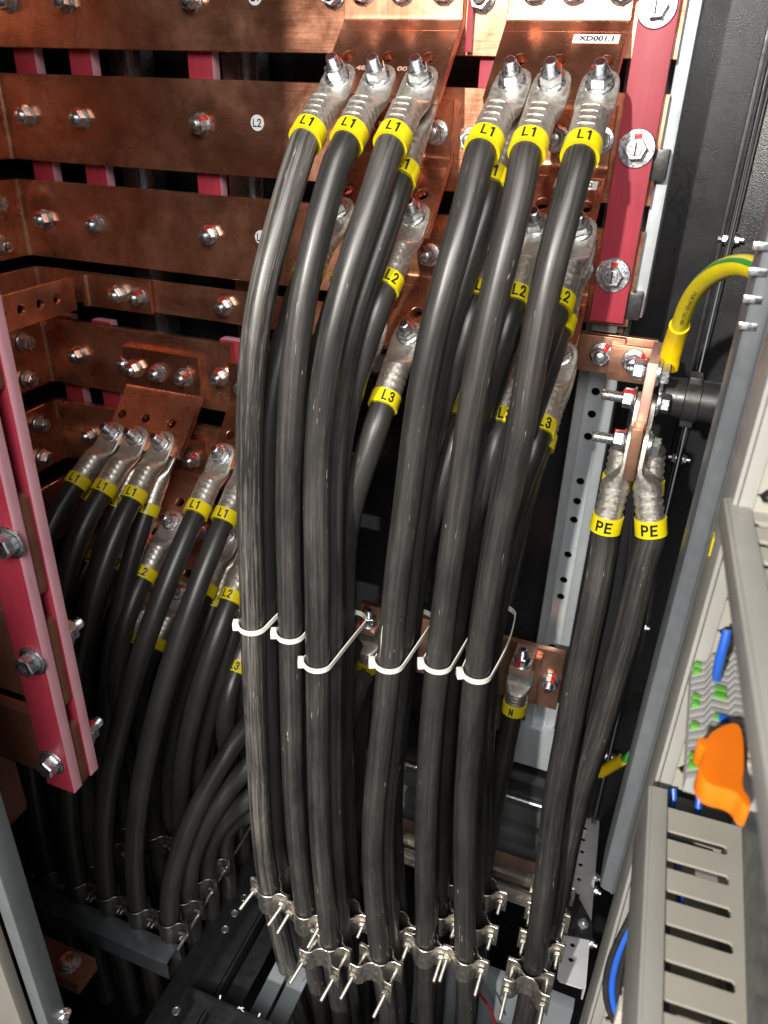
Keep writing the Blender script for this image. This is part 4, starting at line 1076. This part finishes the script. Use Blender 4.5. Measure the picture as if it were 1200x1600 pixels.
# plate of the opened door
DX0, DX1 = .042, .094
g = G(); g.box((DX1, -.05, -.95), (DX1 + .003, .445, .12), 'frame_grey', .0008); tag(g.build('door_plate'), 'grey mounting plate of the opened door behind the slotted ducts', 'door')
def poly_prism(g, pts, t, T, mat):
    n = len(pts); vs = [T @ Vector((p[0], p[1], z)) for z in (-t / 2, t / 2) for p in pts]
    g.add(vs, [tuple(reversed(range(n))), tuple(range(n, 2 * n))] + [(i, (i + 1) % n, (i + 1) % n + n, i + n) for i in range(n)], mat)
def duct_wall(g, T, x0, x1, y0, y1, pitch, h, mat, x_end, first=.012, neck=.004, t=.0018):
    """row of fingers on a solid spine; the slots narrow to a neck at the open side"""
    ys = []; y = y0 + first
    while y < y1 - h: ys.append(y); y += pitch
    poly_prism(g, [(x_end, y0), (x1, y0), (x1, y1), (x_end, y1)], t, T, mat)
    E_ = [y0 - h / 2] + ys + [y1 + h / 2]; q = .0008; r = .0012
    for i in range(len(E_) - 1):
        a, b = E_[i], E_[i + 1]; la = q if i else h / 2; lb = q if i < len(E_) - 2 else h / 2; ha = hb = h / 2
        P = [(x0, a + la), (x0 + neck, a + la), (x0 + neck + .0025, a + ha), (x_end - r, a + ha), (x_end, a + ha - (r if i else 0)), (x_end, b - hb + (r if i < len(E_) - 2 else 0)), (x_end - r, b - hb), (x0 + neck + .0025, b - hb), (x0 + neck, b - lb), (x0, b - lb)]
        poly_prism(g, P, t, T, mat)
def horiz_duct(z, zb, y0, y1, label, ang, xo=.0, pitch=.0200, lip=.010, gap=.0):
    root = empty('wiring_duct', (DX0, y1, zb)); tag(root, label, 'wiring duct')
    Rz = Matrix.Translation((DX0 + xo, y1, 0)) @ Matrix.Rotation(ang, 4, 'Z')
    g = G(); T = Rz @ Matrix.Translation((0, 0, z)) @ frame_T((0, 0, 0), (1, 0, 0), (0, -1, 0), (0, 0, -1))
    duct_wall(g, T, .004, .052, gap, y1 - y0, pitch, .0066, 'duct_grey', .043, .020)
    T2 = Rz @ Matrix.Translation((0, 0, zb)) @ frame_T((0, 0, 0), (1, 0, 0), (0, -1, 0), (0, 0, -1))
    duct_wall(g, T2, .004, .052, 0.0, y1 - y0, pitch, .0066, 'duct_grey', .043, .022)
    g.box((.049, -(y1 - y0), zb), (.0515, 0, z), 'duct_grey', .0004, Rz); g.build('slotted_body', root)
    g = G(); g.box((-.001, -(y1 - y0) - .001, zb - .001), (.0015, .001, z + .0025), 'duct_cover', .0008, Rz)
    g.box((.0010, -(y1 - y0) - .001, z + .0012), (lip, .001, z + .0032), 'duct_cover', .0008, Rz); g.build('cover', root)
    return root, Rz
LD, RzL = horiz_duct(-.370, -.418, .06, .372, 'light grey slotted wiring duct low on the opened door, seen from above', .040, gap=.011)
UD, RzU = horiz_duct(-.181, -.190, .05, .392, 'blurred grey wiring duct high on the opened door, close to the viewer', .060, lip=.0115, xo=.0)
# contents of lower duct: pale relays and wires glimpsed in the slots
for k in range(6):
    g = G(); y = -.075 - k * .022; g.box((.016, y - .010, -.409), (.040 - (k % 3) * .003, y + .008, -.386 + (k % 2) * .003), 'beige_relay', .0012, RzL)
    tag(g.build('relay_base'), 'pale beige block inside the lower door duct, visible through its slots', 'relay', 'pale blocks inside the lower door duct')
g = G(); g.box((.036, -.192, -.40), (.041, -.187, -.380), 'yellow_sleeve', .0008, RzL); tag(g.build('wire_tag'), 'tiny yellow tag showing through a slot of the lower door duct', 'tag')
g = G(); g.tube([np.array(RzL @ Vector((.022, -.02, -.398))), np.array(RzL @ Vector((.024, -.06, -.396))), np.array(RzL @ Vector((.020, -.14, -.40)))], .0022, 'blue_wire', 8); tag(g.build('blue_wire'), 'blue wire lying inside the lower door duct', 'wire')
# vertical duct at the far end
vd = empty('wiring_duct', (DX0, .41, -.9)); tag(vd, 'light grey upright slotted duct at the hinge end of the opened door', 'wiring duct')
g = G(); DXV = DX0 + .004
T = frame_T((DXV, .3875, 0), (1, 0, 0), (0, 0, 1), (0, -1, 0))
duct_wall(g, T, .0085, .052, -.90, .12, .0210, .0080, 'duct_grey', .044, .015, .002)
g.box((DXV + .049, .390, -.90), (DXV + .0515, .438, .12), 'duct_grey', .0005); g.box((DXV + .002, .4365, -.90), (DXV + .049, .4385, .12), 'duct_grey', .0005); g.build('slotted_body', vd)
g = G(); g.box((DXV - .001, .385, -.90), (DXV + .0016, .4405, .12), 'duct_cover', .001); g.box((DXV + .0018, .3845, -.90), (DXV + .0090, .3863, .12), 'duct_cover', .0008); g.build('cover', vd)
g = G(); q = atX(1112, 850, DXV - .0012); g.box(q + V3(-.0004, -.004, -.006), q + V3(.0003, .004, .006), 'yellow_sleeve', .0001); g.build('warning_sticker', vd)
# terminal strip
ztop = -.262
g = G(); g.box((DX1 - .008, .20, ztop - .028), (DX1 - .001, .386, ztop - .010), 'zinc', .0008); tag(g.build('mounting_rail'), 'steel mounting rail under the terminal blocks on the door', 'rail')
tb = G(); w = .0052
prof = [(.047, -.024), (.047, -.016), (.053, -.012), (.055, -.005), (.063, -.005), (.065, .0), (.084, .0), (.085, -.024)]
T = frame_T((0, 0, ztop), (1, 0, 0), (0, 0, 1), (0, -1, 0))
vs, fs = curve_geo([prof], w * .9, .0004)
NT = 16
body = None
for k in range(NT):
    y = .379 - k * .0056
    root = empty('terminal_block', (.066, y, ztop)); tag(root, ('thin grey terminal block with green tags in the row on the opened door' if k in (0, 1, 5, 6, 9, 13, 14, 17) else 'plain thin grey terminal block in the row on the opened door'), 'terminal block', 'terminal blocks on the door')
    if body is None:
        g = G(); g.add([T @ v for v in vs], fs, 'terminal_grey'); ob = g.build('housing', None); body = ob.data
        for v in body.vertices: v.co.x -= .066; v.co.z -= ztop
        bpy.data.objects.remove(ob)
    b = bpy.data.objects.new('housing', body); COL.objects.link(b); b.parent = root
    g = G(); g.box((.0692, y - w * .30, ztop + .0003), (.0800, y + w * .30, ztop + .0026), 'terminal_cream', .0005); g.build('marker_tag', root)
    if k in (0, 1, 5, 6, 9, 13, 14, 17):
        g = G(); g.box((.0475, y - w * .36, ztop - .0165), (.0515, y + w * .36, ztop - .0125), 'green_tag', .0005); g.box((.0565, y - w * .38, ztop - .0052), (.0622, y + w * .38, ztop - .0036), 'green_tag', .0004); g.build('earth_tag', root)
    if k == 9:
        g = G(); g.box((.0585, y - w * .40, ztop - .0058), (.064, y + w * .40, ztop - .0035), 'blue_wire', .0005); g.build('bridge', root)
# solid plate made up in place of a flat orange paint-over
OUT = [(1107, 1157), (1136, 1142), (1156, 1148), (1159, 1210), (1154, 1245), (1167, 1262), (1169, 1280), (1155, 1272), (1144, 1252), (1104, 1244), (1090, 1228), (1086, 1212), (1099, 1188), (1086, 1176), (1087, 1164), (1099, 1170)]
for _ in range(2):
    OUT = [q for a, b in zip(OUT, OUT[1:] + OUT[:1]) for q in ((.75 * a[0] + .25 * b[0], .75 * a[1] + .25 * b[1]), (.25 * a[0] + .75 * b[0], .25 * a[1] + .75 * b[1]))]
pl = [atZ(px, py, ztop + .004) for px, py in OUT]
c = sum(pl) / len(pl); T = frame_T(c, (1, 0, 0), (0, 1, 0), (0, 0, 1)); g = G()
plate(g, [[(p[0] - c[0], p[1] - c[1]) for p in pl]], .012, T, 'orange_overpaint', .0007)
tag(g.build('orange_paintover'), 'bright orange irregular plate made up for a flat paint-over at the terminal blocks', 'cover')
# wires around the door
def wire(pts, r, mat, label, name='wire', group=None):
    g = G(); g.tube(spline(pts, .006, 4), r, mat, 12); return tag(g.build(name), label, 'wire', group)
wire([atZ(1136, 984, -.235), atZ(1133, 1000, -.24), atZ(1124, 1030, -.25), atZ(1119, 1056, -.262), atZ(1120, 1075, -.28)], .0024, 'blue_wire', 'short bright blue wire dropping into the terminal blocks', 'blue_wire')
for k, (m, dx, lab) in enumerate((('black_plastic', 0, 'black wire loop left of the lower door duct, outermost'), ('blue_wire', 9, 'blue wire loop inside the black one, left of the lower door duct'), ('black_plastic', 18, 'black wire loop left of the lower door duct, innermost'))):
    wire([atY(1000 + dx * .3, 1385, .375), atY(990 + dx * .6, 1425, .37), atY(963 + dx, 1475, .36), atY(948 + dx * 1.1, 1520, .355), atY(945 + dx * 1.1, 1560, .35), atY(955 + dx, 1592, .345), atY(975 + dx * .8, 1615, .34)], .0024, m, lab, 'blue_wire' if m == 'blue_wire' else 'black_wire')
for k, (px, lab) in enumerate(((1052, 'left dark blue wire crossing the gap above the lower door duct'), (1092, 'right bright blue wire crossing the gap above the lower door duct'))):
    wire([atY(px, 1232, .382), atY(px + 1, 1250, .378), atY(px - 3, 1275, .372), atY(px - 6, 1300, .37)], .002, 'blue_wire', lab, 'blue_wire')
g = G(); q = atY(977, 1585, .34); g.box(q + V3(-.006, -.006, -.012), q + V3(.008, .006, .010), 'terminal_cream', .001); tag(g.build('wire_connector'), 'small cream plastic connector at the bottom edge beside the lower door duct', 'connector')

# ================================================================== LEFT FRONT FRAME
lf = empty('cabinet_front_frame', (-.43, .30, -1.47)); tag(lf, 'grey upright front frame at the lower left corner with a hex screw', 'frame')
g = G(); g.box((-.445, .278, -1.47), (-.430, .300, -.30), 'frame_grey', .002); g.build('return', lf)
g = G(); g.box((-.97, .265, -1.47), (-.447, .277, -.30), 'beige_frame', .002); g.build('face', lf)  # face stretched out of view at left to shade the cable bundle
bolt(lf, V3(-.430, .296, -.812), (.8, -.6, 0), 'small'); 
g = G(); T = frame_T((0, .262, 0), (1, 0, 0), (0, 0, 1), (0, -1, 0)); T = T @ Matrix.Rotation(0, 4, 'Z'); duct_wall(g, T, -.555, -.4945, -.95, -.60, .02, .007, 'duct_grey', -.4985, .03); tag(g.build('wiring_duct'), 'pale slotted duct edge at the bottom left corner', 'wiring duct')
# unseen tall frame left of the opening, widened to shade the left bars
g = G(); g.box((-.97, .20, -.30), (-.445, .22, .62), 'frame_grey', .002)
tag(g.build('cabinet_front_frame'), 'unseen upper part of the grey front frame, widened to shade the left bars', 'frame')

# ================================================================== LIGHT
def area(name, loc, target, size, power, col):
    l = bpy.data.lights.new(name, 'AREA'); l.shape = 'DISK'; l.size = size; l.energy = power; l.color = col
    o = bpy.data.objects.new(name, l); COL.objects.link(o); o.location = loc
    o.rotation_euler = (Vector(target) - Vector(loc)).to_track_quat('-Z', 'Y').to_euler(); return o
area('work_lamp', (-.47, -1.75, .82), (-.25, .8, -.2), .07, 104, (1.0, .95, .87))
area('room_light', (.55, -1.5, 1.35), (-.25, .8, -.4), 1.5, 88, (1.0, .97, .93))
w = bpy.data.worlds.new('World'); SC.world = w; w.use_nodes = True; nt = w.node_tree; bg = nt.nodes['Background']
tc = nt.nodes.new('ShaderNodeTexCoord'); sx = nt.nodes.new('ShaderNodeSeparateXYZ'); nt.links.new(tc.outputs['Generated'], sx.inputs[0])
nz = nt.nodes.new('ShaderNodeTexNoise'); nz.inputs['Scale'].default_value = 2.2; nt.links.new(tc.outputs['Generated'], nz.inputs['Vector'])
r1 = nt.nodes.new('ShaderNodeValToRGB'); nt.links.new(nz.outputs['Fac'], r1.inputs[0])
r1.color_ramp.elements[0].position = .42; r1.color_ramp.elements[0].color = (.10, .10, .105, 1); r1.color_ramp.elements[1].position = .62; r1.color_ramp.elements[1].color = (.75, .76, .78, 1)
nt.links.new(r1.outputs[0], bg.inputs[0]); bg.inputs[1].default_value = .52

# ================================================================== CAMERA
cd = bpy.data.cameras.new('camera'); cam = bpy.data.objects.new('camera', cd); COL.objects.link(cam); SC.camera = cam
cd.sensor_fit = 'VERTICAL'; cd.sensor_height = 34.6; cd.sensor_width = 34.6; cd.lens = FPX / 1600 * 34.6
cd.clip_start = .01; cd.clip_end = 50
M = Matrix.Identity(4)
for i in range(3): M[i][0] = MC[i][0]; M[i][1] = -MC[i][1]; M[i][2] = -MC[i][2]
cam.matrix_world = M
cd.dof.use_dof = True; cd.dof.focus_distance = .80; cd.dof.aperture_fstop = 10
vs_ = SC.view_settings; vs_.view_transform = 'Standard'; vs_.look = 'None'; vs_.gamma = 1; vs_.exposure = .12; vs_.use_curve_mapping = False
